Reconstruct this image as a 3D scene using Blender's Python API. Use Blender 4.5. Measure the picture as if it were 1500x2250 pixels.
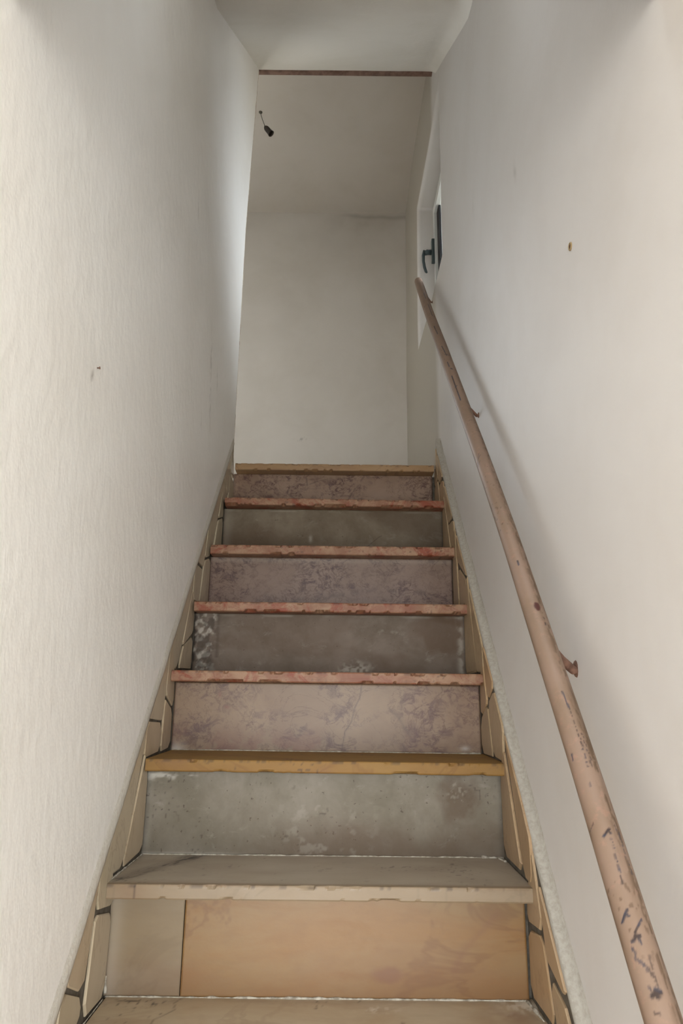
import bpy, math, random
import numpy as np
from mathutils import Matrix, Vector

for o in list(bpy.data.objects):
    bpy.data.objects.remove(o)
scene = bpy.context.scene
COL = scene.collection

# ------------------------------------------------------------------ camera
CAM = Vector((0.0313, -1.4234, 0.355))
PITCH, YAW, ROLL = 0.258, -0.0012, 0.0119
fwd = Vector((math.sin(YAW) * math.cos(PITCH), math.cos(YAW) * math.cos(PITCH), math.sin(PITCH)))
rt = fwd.cross(Vector((0, 0, 1))).normalized()
up = rt.cross(fwd)
r2 = math.cos(ROLL) * rt + math.sin(ROLL) * up
u2 = -math.sin(ROLL) * rt + math.cos(ROLL) * up
cd = bpy.data.cameras.new('camera')
cam = bpy.data.objects.new('camera', cd)
COL.objects.link(cam)
cam.matrix_world = Matrix(((r2.x, u2.x, -fwd.x, CAM.x), (r2.y, u2.y, -fwd.y, CAM.y),
                           (r2.z, u2.z, -fwd.z, CAM.z), (0, 0, 0, 1)))
cd.sensor_fit = 'AUTO'
cd.sensor_width = 36.0
cd.lens = 24.0
cd.clip_start = 0.02
scene.camera = cam

# ------------------------------------------------------------------ world: pale overcast sky
w = bpy.data.worlds.new('sky')
scene.world = w
w.use_nodes = True
wt = w.node_tree
bg = wt.nodes['Background']
# standard overcast sky: three times brighter overhead than at the horizon
tc = wt.nodes.new('ShaderNodeTexCoord'); sx = wt.nodes.new('ShaderNodeSeparateXYZ')
mr = wt.nodes.new('ShaderNodeMapRange'); mr.inputs[1].default_value = 0; mr.inputs[2].default_value = 1
mr.inputs[3].default_value = 7.0; mr.inputs[4].default_value = 21.0
wt.links.new(tc.outputs['Generated'], sx.inputs[0]); wt.links.new(sx.outputs[2], mr.inputs[0]); wt.links.new(mr.outputs[0], bg.inputs[1])
bg.inputs[0].default_value = (0.86, 0.94, 1.0, 1)
scene.cycles.diffuse_bounces = 4
scene.cycles.adaptive_threshold = 0.02
scene.cycles.glossy_bounces = 3

# daylight entering through the street door behind the camera
def area(name, loc, rot, sx, sy, power, col):
    d = bpy.data.lights.new(name, 'AREA')
    d.shape = 'RECTANGLE'; d.size = sx; d.size_y = sy; d.energy = power; d.color = col
    o = bpy.data.objects.new(name, d); COL.objects.link(o)
    o.location = loc; o.rotation_euler = rot
    return o
area('street_door_daylight', (0.0, -3.30, 0.02), (math.radians(90), 0, 0), 2.7, 1.6, 61, (0.965, 0.98, 1.0))
# sampling guide for the sky light of the landing window
pw = area('window_portal', (0.60, 1.36, 2.48), (0, math.radians(90), 0), 0.8, 0.76, 1, (1, 1, 1))
pw.data.cycles.is_portal = True
pw2 = area('hall_window_portal', (-1.445, 2.44, 2.175), (math.radians(-90), 0, 0), 1.41, 1.75, 1, (1, 1, 1))
pw2.data.cycles.is_portal = True
pw3 = area('skylight_portal', (0.0, -.555, 3.45), (0, 0, 0), 0.82, 0.41, 1, (1, 1, 1))
pw3.data.cycles.is_portal = True

vs = scene.view_settings
vs.view_transform = 'Standard'; vs.look = 'None'; vs.gamma = 1.0; vs.use_curve_mapping = False
vs.exposure = 0.0

# ------------------------------------------------------------------ helpers
ORG = {}
def link(name, me, mat, parent):
    o = bpy.data.objects.new(name, me)
    COL.objects.link(o)
    if mat: me.materials.append(mat)
    if parent: o.parent = parent
    return o

def mesh_obj(name, verts, faces, mat, parent=None, smooth=False, attr=None):
    """verts in world coordinates; children are stored relative to their root's origin"""
    v = np.asarray(verts, dtype=float).reshape(-1, 3)
    if attr is not None: col = attr(v[:, 0], v[:, 1], v[:, 2])
    r = parent
    while r is not None and r.name not in ORG: r = r.parent
    if r is not None: v = v - np.array(ORG[r.name])
    me = bpy.data.meshes.new(name)
    me.from_pydata(v.tolist(), [], [list(map(int, f)) for f in faces])
    me.validate()
    if attr is not None:
        a = me.attributes.new('marks', 'FLOAT_COLOR', 'POINT')
        a.data.foreach_set('color', np.clip(col, 0, 1).astype(np.float32).ravel())
    if smooth: me.polygons.foreach_set('use_smooth', [True] * len(me.polygons))
    me.update()
    return link(name, me, mat, parent)

def empty(name, loc):
    o = bpy.data.objects.new(name, None)
    COL.objects.link(o); o.location = loc; o.empty_display_size = 0.05
    ORG[o.name] = tuple(loc)
    return o

def tag(o, label, cat, group=None):
    o['label'] = label; o['category'] = cat
    if group: o['group'] = group
    return o

def struct(o, label=None):
    o['kind'] = 'structure'
    if label: o['label'] = label
    return o

class MB:
    def __init__(s): s.v = []; s.f = []
    def add(s, v, f):
        n = len(s.v); s.v += [tuple(p) for p in v]; s.f += [[i + n for i in q] for q in f]
    def box(s, a, b):
        (x0, y0, z0), (x1, y1, z1) = a, b
        s.add([(x0,y0,z0),(x1,y0,z0),(x1,y1,z0),(x0,y1,z0),(x0,y0,z1),(x1,y0,z1),(x1,y1,z1),(x0,y1,z1)],
              [(0,3,2,1),(4,5,6,7),(0,1,5,4),(1,2,6,5),(2,3,7,6),(3,0,4,7)])
    def grid(s, P):
        """P: array (n,m,3)"""
        P = np.asarray(P, dtype=float); n, m = P.shape[:2]
        i = np.arange((n - 1) * (m - 1)); a = (i // (m - 1)) * m + i % (m - 1)
        s.add(P.reshape(-1, 3).tolist(), np.stack([a, a + 1, a + m + 1, a + m], 1).tolist())
    def tube(s, pts, radii, seg=16, cap=True):
        pts = [Vector(p) for p in pts]; n0 = len(s.v)
        for i, p in enumerate(pts):
            t = (pts[min(i + 1, len(pts) - 1)] - pts[max(i - 1, 0)]).normalized()
            ref = Vector((1, 0, 0)) if abs(t.x) < .9 else Vector((0, 0, 1))
            a = t.cross(ref).normalized(); b = t.cross(a)
            r = radii[i] if hasattr(radii, '__len__') else radii
            for k in range(seg):
                th = 2 * math.pi * k / seg
                s.v.append(tuple(p + r * (math.cos(th) * a + math.sin(th) * b)))
        for i in range(len(pts) - 1):
            for k in range(seg):
                a0 = n0 + i * seg + k; a1 = n0 + i * seg + (k + 1) % seg
                s.f.append([a0, a1, a1 + seg, a0 + seg])
        if cap:
            s.f.append([n0 + k for k in range(seg)][::-1])
            s.f.append([n0 + (len(pts) - 1) * seg + k for k in range(seg)])
    def build(s, name, mat, parent=None, smooth=False, attr=None):
        return mesh_obj(name, s.v, s.f, mat, parent, smooth, attr)

def bevel(o, wdt, seg=2):
    m = o.modifiers.new('bevel', 'BEVEL'); m.width = wdt; m.segments = seg; m.limit_method = 'ANGLE'
    m.angle_limit = math.radians(40)
    return o

# value noise for numpy painting / displacement
def _hash(ix, iy, seed):
    n = (ix * 374761393 + iy * 668265263 + seed * 1442695041) & 0x7fffffff
    n = ((n ^ (n >> 13)) * 1274126177) & 0x7fffffff
    return ((n ^ (n >> 16)) & 0xffff) / 65535.0
def vnoise(x, y, seed=0):
    x = np.asarray(x, float); y = np.asarray(y, float)
    ix = np.floor(x).astype(np.int64); iy = np.floor(y).astype(np.int64)
    fx = x - ix; fy = y - iy
    fx = fx * fx * (3 - 2 * fx); fy = fy * fy * (3 - 2 * fy)
    a = _hash(ix, iy, seed); b = _hash(ix + 1, iy, seed); c = _hash(ix, iy + 1, seed); d = _hash(ix + 1, iy + 1, seed)
    return (a * (1 - fx) + b * fx) * (1 - fy) + (c * (1 - fx) + d * fx) * fy
def fbm(x, y, seed=0, octv=4):
    s = 0; a = .5; t = 0
    for k in range(octv):
        s = s + a * vnoise(x * 2 ** k, y * 2 ** k, seed + k * 17); t += a; a *= .5
    return s / t
def sstep(e0, e1, x):
    t = np.clip((x - e0) / (e1 - e0), 0, 1); return t * t * (3 - 2 * t)
def segdist(px, py, pts):
    d = np.full(np.shape(px), 9.0)
    for (ax, ay), (bx, by) in zip(pts[:-1], pts[1:]):
        vx, vy = bx - ax, by - ay; L = vx * vx + vy * vy + 1e-12
        t = np.clip(((px - ax) * vx + (py - ay) * vy) / L, 0, 1)
        d = np.minimum(d, np.hypot(px - ax - t * vx, py - ay - t * vy))
    return d

# ------------------------------------------------------------------ materials
def lin(c):
    return tuple(((v / 255) / 12.92 if v / 255 <= .04045 else ((v / 255 + .055) / 1.055) ** 2.4) for v in c)

class NT:
    def __init__(s, name, rough=.6, spec=.35):
        s.m = bpy.data.materials.new(name); s.m.use_nodes = True
        s.t = s.m.node_tree; s.b = s.t.nodes['Principled BSDF']
        s.b.inputs['Roughness'].default_value = rough
        s.b.inputs['Specular IOR Level'].default_value = spec
        s.co = s.n('ShaderNodeTexCoord').outputs['Object']
    def n(s, t, **k):
        x = s.t.nodes.new(t)
        for a, b in k.items(): setattr(x, a, b)
        return x
    def l(s, a, b): s.t.links.new(a, b)
    def val(s, sock, v):
        if isinstance(v, (int, float)): sock.default_value = v
        elif isinstance(v, (tuple, list)): sock.default_value = tuple(v) + ((1,) if len(v) == 3 and len(sock.default_value) == 4 else ())
        else: s.l(v, sock)
    def map(s, scale=(1, 1, 1), loc=(0, 0, 0), rot=(0, 0, 0), src=None):
        m = s.n('ShaderNodeMapping'); s.l(src or s.co, m.inputs[0])
        m.inputs['Scale'].default_value = scale; m.inputs['Location'].default_value = loc; m.inputs['Rotation'].default_value = rot
        return m.outputs[0]
    def noise(s, scale, detail=4, rough=.55, dist=0, vec=None):
        x = s.n('ShaderNodeTexNoise'); s.l(vec or s.co, x.inputs['Vector'])
        x.inputs['Scale'].default_value = scale; x.inputs['Detail'].default_value = detail
        x.inputs['Roughness'].default_value = rough; x.inputs['Distortion'].default_value = dist
        return x.outputs[0]
    def math(s, op, a, b=0.0, clamp=False):
        x = s.n('ShaderNodeMath', operation=op, use_clamp=clamp); s.val(x.inputs[0], a); s.val(x.inputs[1], b); return x.outputs[0]
    def ramp(s, v, lo, hi):
        x = s.n('ShaderNodeMapRange', interpolation_type='SMOOTHSTEP'); s.val(x.inputs[0], v)
        x.inputs[1].default_value = lo; x.inputs[2].default_value = hi; return x.outputs[0]
    def mix(s, f, a, b, mode='MIX'):
        x = s.n('ShaderNodeMix', data_type='RGBA', blend_type=mode); s.val(x.inputs[0], f)
        s.val(x.inputs[6], a); s.val(x.inputs[7], b); return x.outputs[2]
    def vein(s, scale, width, dist=1.5, vec=None, detail=5):
        """thin dark lines where a noise field crosses one half"""
        n = s.noise(scale, detail, .6, dist, vec)
        d = s.math('ABSOLUTE', s.math('SUBTRACT', n, .5))
        x = s.n('ShaderNodeMapRange', interpolation_type='SMOOTHSTEP'); s.l(d, x.inputs[0])
        x.inputs[1].default_value = 0; x.inputs[2].default_value = width
        x.inputs[3].default_value = 1; x.inputs[4].default_value = 0
        return x.outputs[0]
    def marks(s):
        a = s.n('ShaderNodeAttribute'); a.attribute_name = 'marks'
        p = s.n('ShaderNodeSeparateColor'); s.l(a.outputs['Color'], p.inputs[0])
        return p.outputs
    def bump(s, h, strength=.3, dist=.002):
        b = s.n('ShaderNodeBump'); b.inputs['Strength'].default_value = strength; b.inputs['Distance'].default_value = dist
        s.val(b.inputs['Height'], h); s.l(b.outputs[0], s.b.inputs['Normal'])
    def color(s, c): s.val(s.b.inputs['Base Color'], c); return s.m
    def rough(s, r): s.val(s.b.inputs['Roughness'], r)

def plaster(name, base, dirt, streak=True, bumpk=.35, marks=False, gloss=(.55, .3)):
    n = NT(name, *gloss)
    big = n.ramp(n.noise(2.2, 4, .65, .3), .36, .72)
    c = n.mix(n.math('MULTIPLY', big, .30), base, dirt)
    if marks:
        mk = n.marks()
        c = n.mix(mk[0], c, lin((120, 110, 96))); c = n.mix(mk[2], c, lin((62, 52, 44)))
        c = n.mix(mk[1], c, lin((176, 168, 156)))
    h = n.noise(42, 3, .6, 0, n.map((1, 1, .6), rot=(math.radians(-20), 0, 0)) if streak else None)
    n.bump(h, bumpk, .004)
    return n.color(c)

WALL = lin((226, 223, 218)); WDIRT = lin((206, 199, 188))
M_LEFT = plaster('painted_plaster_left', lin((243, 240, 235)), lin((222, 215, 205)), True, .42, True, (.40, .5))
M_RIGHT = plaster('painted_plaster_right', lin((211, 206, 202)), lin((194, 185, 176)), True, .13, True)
M_CEIL = plaster('painted_plaster_ceiling', lin((232, 228, 221)), lin((210, 203, 190)), False, .3)
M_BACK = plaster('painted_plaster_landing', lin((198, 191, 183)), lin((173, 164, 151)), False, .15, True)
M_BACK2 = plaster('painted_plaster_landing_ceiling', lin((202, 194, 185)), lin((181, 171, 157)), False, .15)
M_PLAIN = plaster('painted_plaster_plain', WALL, WDIRT, False, .2)

def edge_plaster(name, a, b):
    n = NT(name, .8, .2)
    c = n.mix(n.ramp(n.noise(120, 4, .6), .35, .7), a, b)
    c = n.mix(n.math('MULTIPLY', n.ramp(n.noise(160, 2, .5), .66, .74), .25), c, lin((130, 118, 102)))
    n.bump(n.noise(150, 3, .6), .45, .003)
    return n.color(c)
M_EDGE = edge_plaster('rough_plaster_edge', lin((208, 203, 193)), lin((197, 190, 178)))
M_EDGE_GREYER = edge_plaster('greyer_plaster_edge', lin((168, 162, 152)), lin((154, 147, 136)))  # greyer copy for the right-hand lip and its end return

def raw_edge():
    n = NT('unpainted_lintel_edge', .9, .15)
    c = n.mix(n.ramp(n.noise(40, 4, .6), .35, .7), lin((140, 114, 102)), lin((116, 92, 82)))
    n.bump(n.noise(150, 4, .6), .5, .003)
    return n.color(c)
M_RAW = raw_edge()

def jamb_edge():
    n = NT('worn_jamb_edge', .7, .2)
    c = n.mix(n.ramp(n.noise(22, 5, .7, 0, n.map((3, 3, .7))), .42, .62), lin((205, 195, 178)), lin((150, 126, 108)))
    c = n.mix(n.ramp(n.noise(30, 4, .6, 0, n.map((3, 3, .4), (4, 1, 2))), .66, .72), c, lin((70, 58, 48)))
    n.bump(n.noise(120, 4, .6), .6, .003)
    return n.color(c)
M_JAMB = jamb_edge()

def concrete(name, base, dark, seed, brown=lin((84, 66, 50))):
    n = NT(name, .75, .25)
    v = n.map((1, 1, 1), (seed * 3.1, seed * 1.7, seed * .9))
    c = n.mix(n.ramp(n.noise(6, 5, .65, .3, v), .3, .72), base, dark)
    c = n.mix(n.math('MULTIPLY', n.ramp(n.noise(26, 5, .6, .2, v), .48, .7), .35), c, dark)
    c = n.mix(n.math('MULTIPLY', n.ramp(n.noise(17, 5, .7, .5, n.map((1, 1, 1.6), (seed, 5, 2))), .56, .76), .3), c, lin((176, 170, 160)))
    pit = n.ramp(n.noise(120, 2, .5, 0, v), .70, .74)
    c = n.mix(n.math('MULTIPLY', pit, .6), c, lin((58, 48, 40)))
    mk = n.marks()
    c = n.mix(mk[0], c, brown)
    c = n.mix(mk[1], c, lin((206, 200, 188)))
    c = n.mix(mk[2], c, lin((44, 36, 30)))
    n.bump(n.math('ADD', n.noise(70, 5, .6, 0, v), n.math('MULTIPLY', n.noise(9, 3, .5, 0, v), 1.2)), .35, .003)
    return n.color(c)

def veined(name, base, base2, vein1, vein2, seed, amount=1.0, scale=11, rough=.42):
    """pink marble with fine crooked lilac and brown veins"""
    n = NT(name, rough, .4)
    v = n.map((1, 1, 1), (seed * 2.3, seed * 1.1, seed * .7))
    c = n.mix(n.ramp(n.noise(4.5, 5, .6, .5, v), .35, .68), base, base2)
    msk = n.ramp(n.noise(5, 4, .6, .6, n.map((1, 1, 1), (seed, 7, 3))), .34, .58)
    fine = n.noise(scale * 2.6, 7, .78, .7, n.map((1, 1, 1.25), (seed, 1, 4)))
    cloud = n.math('MULTIPLY', n.ramp(fine, .47, .62), msk)
    c = n.mix(n.math('MULTIPLY', cloud, .8 * amount), c, vein1)
    w1 = n.vein(scale * .8, .016, .8, n.map((1, 1, 1.4), (seed * 1.3, 2, 9)), 9)
    c = n.mix(n.math('MULTIPLY', n.math('MULTIPLY', w1, n.math('ADD', msk, .05)), .6 * amount, True), c, vein2)
    w2 = n.vein(scale * .42, .006, 1.2, n.map((1, 1, 1), (seed * .7, 12, 1)), 9)
    c = n.mix(n.math('MULTIPLY', w2, .45 * amount, True), c, vein2)
    mk = n.marks()
    c = n.mix(mk[0], c, lin((116, 74, 62)))
    c = n.mix(mk[1], c, lin((208, 200, 188)))
    c = n.mix(mk[2], c, lin((70, 52, 46)))
    n.bump(n.noise(60, 4, .6, 0, v), .12, .002)
    return n.color(c)

def warm_marble(name, base, base2, base3, vein, seed, rough=.35, vk=.5):
    """soft peach marble with blurred bands along the slab"""
    n = NT(name, rough, .45)
    v = n.map((.55, 1, 1.5), (seed * 1.9, seed, seed * .6), (0, math.radians(14), 0))
    c = n.mix(n.ramp(n.noise(5, 5, .6, 1.2, v), .32, .66), base, base2)
    c = n.mix(n.math('MULTIPLY', n.ramp(n.noise(7.5, 5, .62, 1.0, n.map((.5, 1, 1.4), (3, seed, 8))), .52, .72), .75), c, base3)
    wv = n.vein(2.6, .028, 1.6, n.map((.8, 1, 1.2), (seed * 3, 4, 1), (0, math.radians(30), 0)), 5)
    c = n.mix(n.math('MULTIPLY', wv, vk), c, vein)
    grain = n.noise(60, 4, .6, 0, n.map((.35, 1, 1), (seed, 0, 0)))
    c = n.mix(n.math('MULTIPLY', n.ramp(grain, .4, .75), .14), c, vein)
    mk = n.marks()
    c = n.mix(mk[0], c, lin((110, 74, 52)))
    c = n.mix(mk[1], c, lin((212, 204, 190)))
    c = n.mix(mk[2], c, lin((52, 40, 34)))
    n.bump(n.noise(50, 4, .6), .1, .002)
    return n.color(c)

def red_marble(name, seed):
    n = NT(name, .5, .35)
    v = n.map((1, 1, 1), (seed * 2.7, seed, seed))
    c = n.mix(n.ramp(n.noise(15, 5, .65, 1.0, v), .36, .62), lin((148, 116, 91)), lin((128, 90, 67)))
    c = n.mix(n.math('MULTIPLY', n.ramp(n.noise(11, 6, .7, 1.2, n.map((.8, 1, 1), (seed, 3, 5))), .50, .64), .9), c, lin((124, 56, 34)))
    wv = n.vein(16, .02, 1.2, n.map((.6, 1, 1), (seed, 6, 2)), 6)
    c = n.mix(n.math('MULTIPLY', wv, .5), c, lin((115, 55, 42)))
    mk = n.marks()
    c = n.mix(mk[0], c, lin((120, 60, 44)))
    c = n.mix(mk[1], c, lin((205, 192, 176)))
    c = n.mix(mk[2], c, lin((60, 40, 34)))
    n.bump(n.noise(70, 5, .6), .25, .003)
    return n.color(c)

def shard_stone(name, a, b, c3, seed):
    n = NT(name, .38, .45)
    oi = n.n('ShaderNodeObjectInfo')
    c = n.mix(n.ramp(n.noise(7, 4, .6, .8, n.map((1, 1, .6), (seed, 0, 0))), .32, .7), a, b)
    c = n.mix(n.math('MULTIPLY', oi.outputs['Random'], .55), c, c3)
    c = n.mix(n.math('MULTIPLY', n.vein(6, .02, 1.5, n.map((1, 1, .5), (seed, 2, 2))), .3), c, lin((120, 92, 66)))
    n.bump(n.noise(60, 3, .6), .12, .002)
    return n.color(c)

def simple(name, col, rough=.5, spec=.4, metal=0, nz=None, col2=None, bumpk=0):
    n = NT(name, rough, spec); n.b.inputs['Metallic'].default_value = metal
    if nz: n.color(n.mix(n.ramp(n.noise(nz, 4, .6), .35, .68), col, col2))
    else: n.color(n.mix(n.math('MULTIPLY', n.noise(30, 3), .08), col, tuple(.8 * x for x in col)))
    if bumpk: n.bump(n.noise(nz or 80, 4, .6), bumpk, .002)
    return n.m

M_MORTAR = simple('grey_mortar', lin((104, 97, 87)), .9, .15, 0, 45, lin((78, 71, 62)), .6)
M_GROUT = simple('pale_grout', lin((186, 178, 164)), .85, .2, 0, 90, lin((130, 120, 106)), .8)
M_FLOOR = simple('terrazzo_floor', lin((170, 156, 138)), .45, .4, 0, 60, lin((140, 126, 110)), .1)
M_STREET = simple('grey_street_paving', lin((140, 134, 124)), .9, .2, 0, 3, lin((120, 114, 104)), 0)
M_ALU = simple('white_lacquered_aluminium', lin((214, 214, 210)), .3, .5)
M_GASK = simple('black_gasket', lin((26, 24, 26)), .6, .3)
M_HANDLE = simple('dark_green_grey_lacquer', lin((58, 70, 72)), .32, .5)
M_BAKE = simple('brown_bakelite', lin((44, 34, 26)), .35, .5)
M_WIRE = simple('grey_flex', lin((96, 90, 78)), .6, .3)
M_IRON = simple('rusty_iron', lin((128, 96, 80)), .8, .3, 0, 60, lin((92, 66, 54)), .4)
M_PLUGB = simple('beige_plastic', lin((150, 128, 92)), .6, .3)
M_HOLE = simple('brown_plug_hole', lin((74, 46, 36)), .8, .2)
n = NT('window_glass', .02, .5)
tr = n.n('ShaderNodeBsdfTransparent'); gl = n.n('ShaderNodeBsdfGlossy'); gl.inputs['Roughness'].default_value = .01
lw = n.n('ShaderNodeFresnel'); lw.inputs[0].default_value = 1.45
mx = n.n('ShaderNodeMixShader'); n.l(lw.outputs[0], mx.inputs[0]); n.l(tr.outputs[0], mx.inputs[1]); n.l(gl.outputs[0], mx.inputs[2])
n.l(mx.outputs[0], n.t.nodes['Material Output'].inputs['Surface'])
M_GLASS = n.m

# ------------------------------------------------------------------ dimensions
G, H, OV, TT = 0.18984, 0.20432, 0.0537, 0.0265
SLOPE = H / G
# number: (x_left, z_left, x_right, z_right) of each nosing front edge
NOS = {2: (-.4037, .0007, .3997, .0018), 3: (-.4005, .2065, .4041, .2051), 4: (-.4029, .4052, .4004, .4043),
       5: (-.3969, .6066, .4010, .6067), 6: (-.3965, .8167, .3984, .8171), 7: (-.3933, 1.0321, .3977, 1.0280),
       8: (-.3936, 1.2272, .3913, 1.2273),
       1: (-.402, -.2045, .402, -.2035), 0: (-.402, -.4086, .402, -.4086), -1: (-.402, -.613, .402, -.613)}
THK = {2: .0275, 3: .0268, 4: .0284, 5: .0284, 6: .031, 7: .0272, 8: .028}
def yk(k): return (k - 2) * G
def zmid(k):
    if k == -2: return -.8175
    a = NOS[k]; return .5 * (a[1] + a[3])
Y8 = yk(8)
XL, XRF = -.402, .402            # left plaster face, right skirting face
YB, ZC = 2.37, 3.365              # landing back wall, landing ceiling
ZG = -.8175                      # ground floor
YF = -3.2                        # wall with the street door, behind the camera
YM = -1.0                        # foot of the stair walls, where the entrance hall widens
def xw_left(z): return -.402 + .022 * np.clip((np.asarray(z, float) - 2.3) / .9, 0, 1)
def xw_right(z, y=0): return .420 + .008 * np.clip((np.asarray(z, float) - 2.2) / 1.0, 0, 1) - .010 * sstep(1.2, 1.9, np.asarray(y, float))
def skirt_top(y): return SLOPE * y + .085

# ================================================================== STRUCTURE
# ---- left stair wall (slab with an end at the landing)
def left_marks(x, y, z):
    r = np.zeros_like(y); g = np.zeros_like(y); b = np.zeros_like(y)
    # scuffs near the far end and a few pencil-thin scratches
    for (cy, cz, sy, sz, k) in ((.62, 1.30, .012, .10, .35), (.60, 1.42, .01, .06, .25), (.30, 1.72, .008, .03, .3), (.52, 1.15, .01, .03, .2),
                                (.72, 1.38, .008, .05, .3)):
        d = ((y - cy + .25 * (z - cz)) / sy) ** 2 + ((z - cz) / sz) ** 2
        r += k * np.exp(-d) * (fbm(y * 120, z * 40, 3) > .45)
    d = segdist(y, z, [(-.329, .899), (-.352, .868)])  # slanting shadow of the nail, painted as a thin dark streak
    r += .55 * np.exp(-(d / .0022) ** 2)
    return np.stack([r, g, b, np.ones_like(y)], 1)

def wall_left():
    ys = np.unique(np.concatenate([np.linspace(YM, -.5, 6), np.linspace(-.5, -.25, 120), np.linspace(-.25, Y8 - .012, 230)]))
    rows = []
    zt = 3.44
    P = []
    for y in ys:
        zb = max(ZG, skirt_top(y) - .002) if y < Y8 else 0
        zz = zb + (zt - zb) * np.linspace(0, 1, 260)
        wob = .0022 * (fbm(np.full_like(zz, y * 3), zz * 3, 5) - .5) * np.minimum(1, (zz - zb) / .05)
        P.append(np.stack([xw_left(zz) + wob, np.full_like(zz, y), zz], 1))
    m = MB(); m.grid(np.array(P)[::-1])
    # back side (towards the hallway) and end face
    m.add([(-.54, YM, ZG), (-.54, Y8, ZG), (-.54, Y8, zt), (-.54, YM, zt)], [(0, 1, 2, 3)])
    m.add([(-.54, Y8, 1.0), (XL - .012, Y8, 1.0), (-.38 - .012, Y8, zt), (-.54, Y8, zt)], [(0, 1, 2, 3)])
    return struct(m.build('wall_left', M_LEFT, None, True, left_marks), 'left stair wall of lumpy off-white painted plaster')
WL = wall_left()
ORG[WL.name] = (0, 0, 0)
# worn arris where a door frame once sat
def jamb_strip():
    zs = np.linspace(zmid(8) + .004, 3.165, 200)
    P = []
    for z in zs:
        x = float(xw_left(z)); e = .0035 * (fbm(z * 26, 1.5, 9) - .5); e2 = .0045 * (fbm(z * 34, 7.5, 4) - .5)
        P.append([(x - .0005, Y8 - .013 + e2, z), (x + .001 + e, Y8 - .009 + e2, z), (x - .004 + e, Y8 + .002, z), (x - .012, Y8 + .010, z), (x - .03, Y8 + .010, z)])
    m = MB(); m.grid(np.array(P))
    return m.build('corner_edge', M_JAMB, WL, True)
jamb_strip()['label'] = 'narrow chipped raw edge of the wall corner'

# ---- right wall, one face from the street to the end of the landing, with the window recess
WY0, WY1, WZ0, WZ1 = .975, 1.745, 2.075, 2.90
def right_marks(x, y, z):
    r = np.zeros_like(y); g = np.zeros_like(y); b = np.zeros_like(y)
    for (cy, cz, sy, sz, k) in ((.86, 1.22, .006, .05, .4), (1.15, 1.75, .015, .11, .25), (1.05, 1.62, .012, .05, .25), (1.35, 1.62, .03, .16, .22),
                                (1.25, 1.45, .02, .08, .2), (.35, 1.78, .008, .04, .25), (-.1, 1.52, .004, .02, .3), (.5, .96, .004, .05, .3)):
        d = ((y - cy) / sy) ** 2 + ((z - cz) / sz) ** 2
        r += k * np.exp(-d) * (.3 + fbm(y * 90, z * 25, 8))
    g = sstep(Y8 - .01, Y8 + .10, y) * ~((y > WY0 - .02) & (y < WY1 + .012) & (z > WZ0 - .014) & (z < WZ1 + .014))  # landing stretch darkened in colour against excess hallway-window light; recess left pale
    return np.stack([r, g, b, np.ones_like(y)], 1)
def wall_right():
    m = MB(); R = .022; zt = 3.44; xo = .66
    ys = np.unique(np.round(np.concatenate([np.linspace(YM, -.9, 3), np.linspace(-.9, WY0 - R, 110), np.linspace(WY0 - R, WY1 + R, 50), np.linspace(WY1 + R, YB + .15, 30)]), 5))
    zs = np.unique(np.round(np.concatenate([np.linspace(ZG, WZ0 - R, 130), np.linspace(WZ0 - R, WZ1 + R, 50), np.linspace(WZ1 + R, zt, 25)]), 5))
    def X(y, z): return xw_right(z, y) + .004 * (fbm(np.asarray(y) * 2.2 + 9, np.asarray(z) * 2.2 + 4, 6) - .5)
    YY, ZZ = np.meshgrid(ys, zs, indexing='ij')
    P = np.stack([X(YY, ZZ), YY, ZZ], -1)
    n0, n1 = YY.shape
    f = []
    for i in range(n0 - 1):
        yc = .5 * (ys[i] + ys[i + 1])
        for j in range(n1 - 1):
            zc = .5 * (zs[j] + zs[j + 1])
            if WY0 - R < yc < WY1 + R and WZ0 - R < zc < WZ1 + R: continue
            a = i * n1 + j; f.append((a, a + n1, a + n1 + 1, a + 1))
    m.add(P.reshape(-1, 3).tolist(), f)
    # rounded reveal
    yy = ys[(ys >= WY0 - R - 1e-6) & (ys <= WY1 + R + 1e-6)]; zz = zs[(zs >= WZ0 - R - 1e-6) & (zs <= WZ1 + R + 1e-6)]
    loop = [(y, zz[0], 0, -1) for y in yy] + [(yy[-1], z, 1, 0) for z in zz[1:-1]] + [(y, zz[-1], 0, 1) for y in yy[::-1]] + [(yy[0], z, -1, 0) for z in zz[1:-1][::-1]]
    rings = []
    yc, zc = .5 * (WY0 + WY1), .5 * (WZ0 + WZ1)
    for t in (0, 15, 30, 45, 60, 75, 90, 91):
        a = math.radians(min(t, 90)); ins = R * math.sin(a); dep = R * (1 - math.cos(a)) if t <= 90 else xo - .43
        ring = []
        for (y, z, ny, nz) in loop:
            ty = yc + (y - yc) * ((yy[-1] - yc) - ins) / (yy[-1] - yc); tz = zc + (z - zc) * ((zz[-1] - zc) - ins) / (zz[-1] - zc)
            ring.append((float(X(y, z)) + dep, ty, tz))
        ring.append(ring[0]); rings.append(ring)
    m.grid(np.array(rings))
    # outer face, with the same hole
    for (a, b, c, d) in ((YM, YB + .15, ZG, WZ0), (YM, YB + .15, WZ1, zt), (YM, WY0, WZ0, WZ1), (WY1, YB + .15, WZ0, WZ1)):
        m.add([(xo, a, c), (xo, b, c), (xo, b, d), (xo, a, d)], [(0, 3, 2, 1)])
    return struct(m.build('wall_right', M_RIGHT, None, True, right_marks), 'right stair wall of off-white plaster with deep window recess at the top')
WR = wall_right()
ORG[WR.name] = (0, 0, 0)

HX0, HX1, HZ0, HZ1 = -2.15, -.74, 1.30, 3.05   # hallway window, round the corner from the stairs
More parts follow.
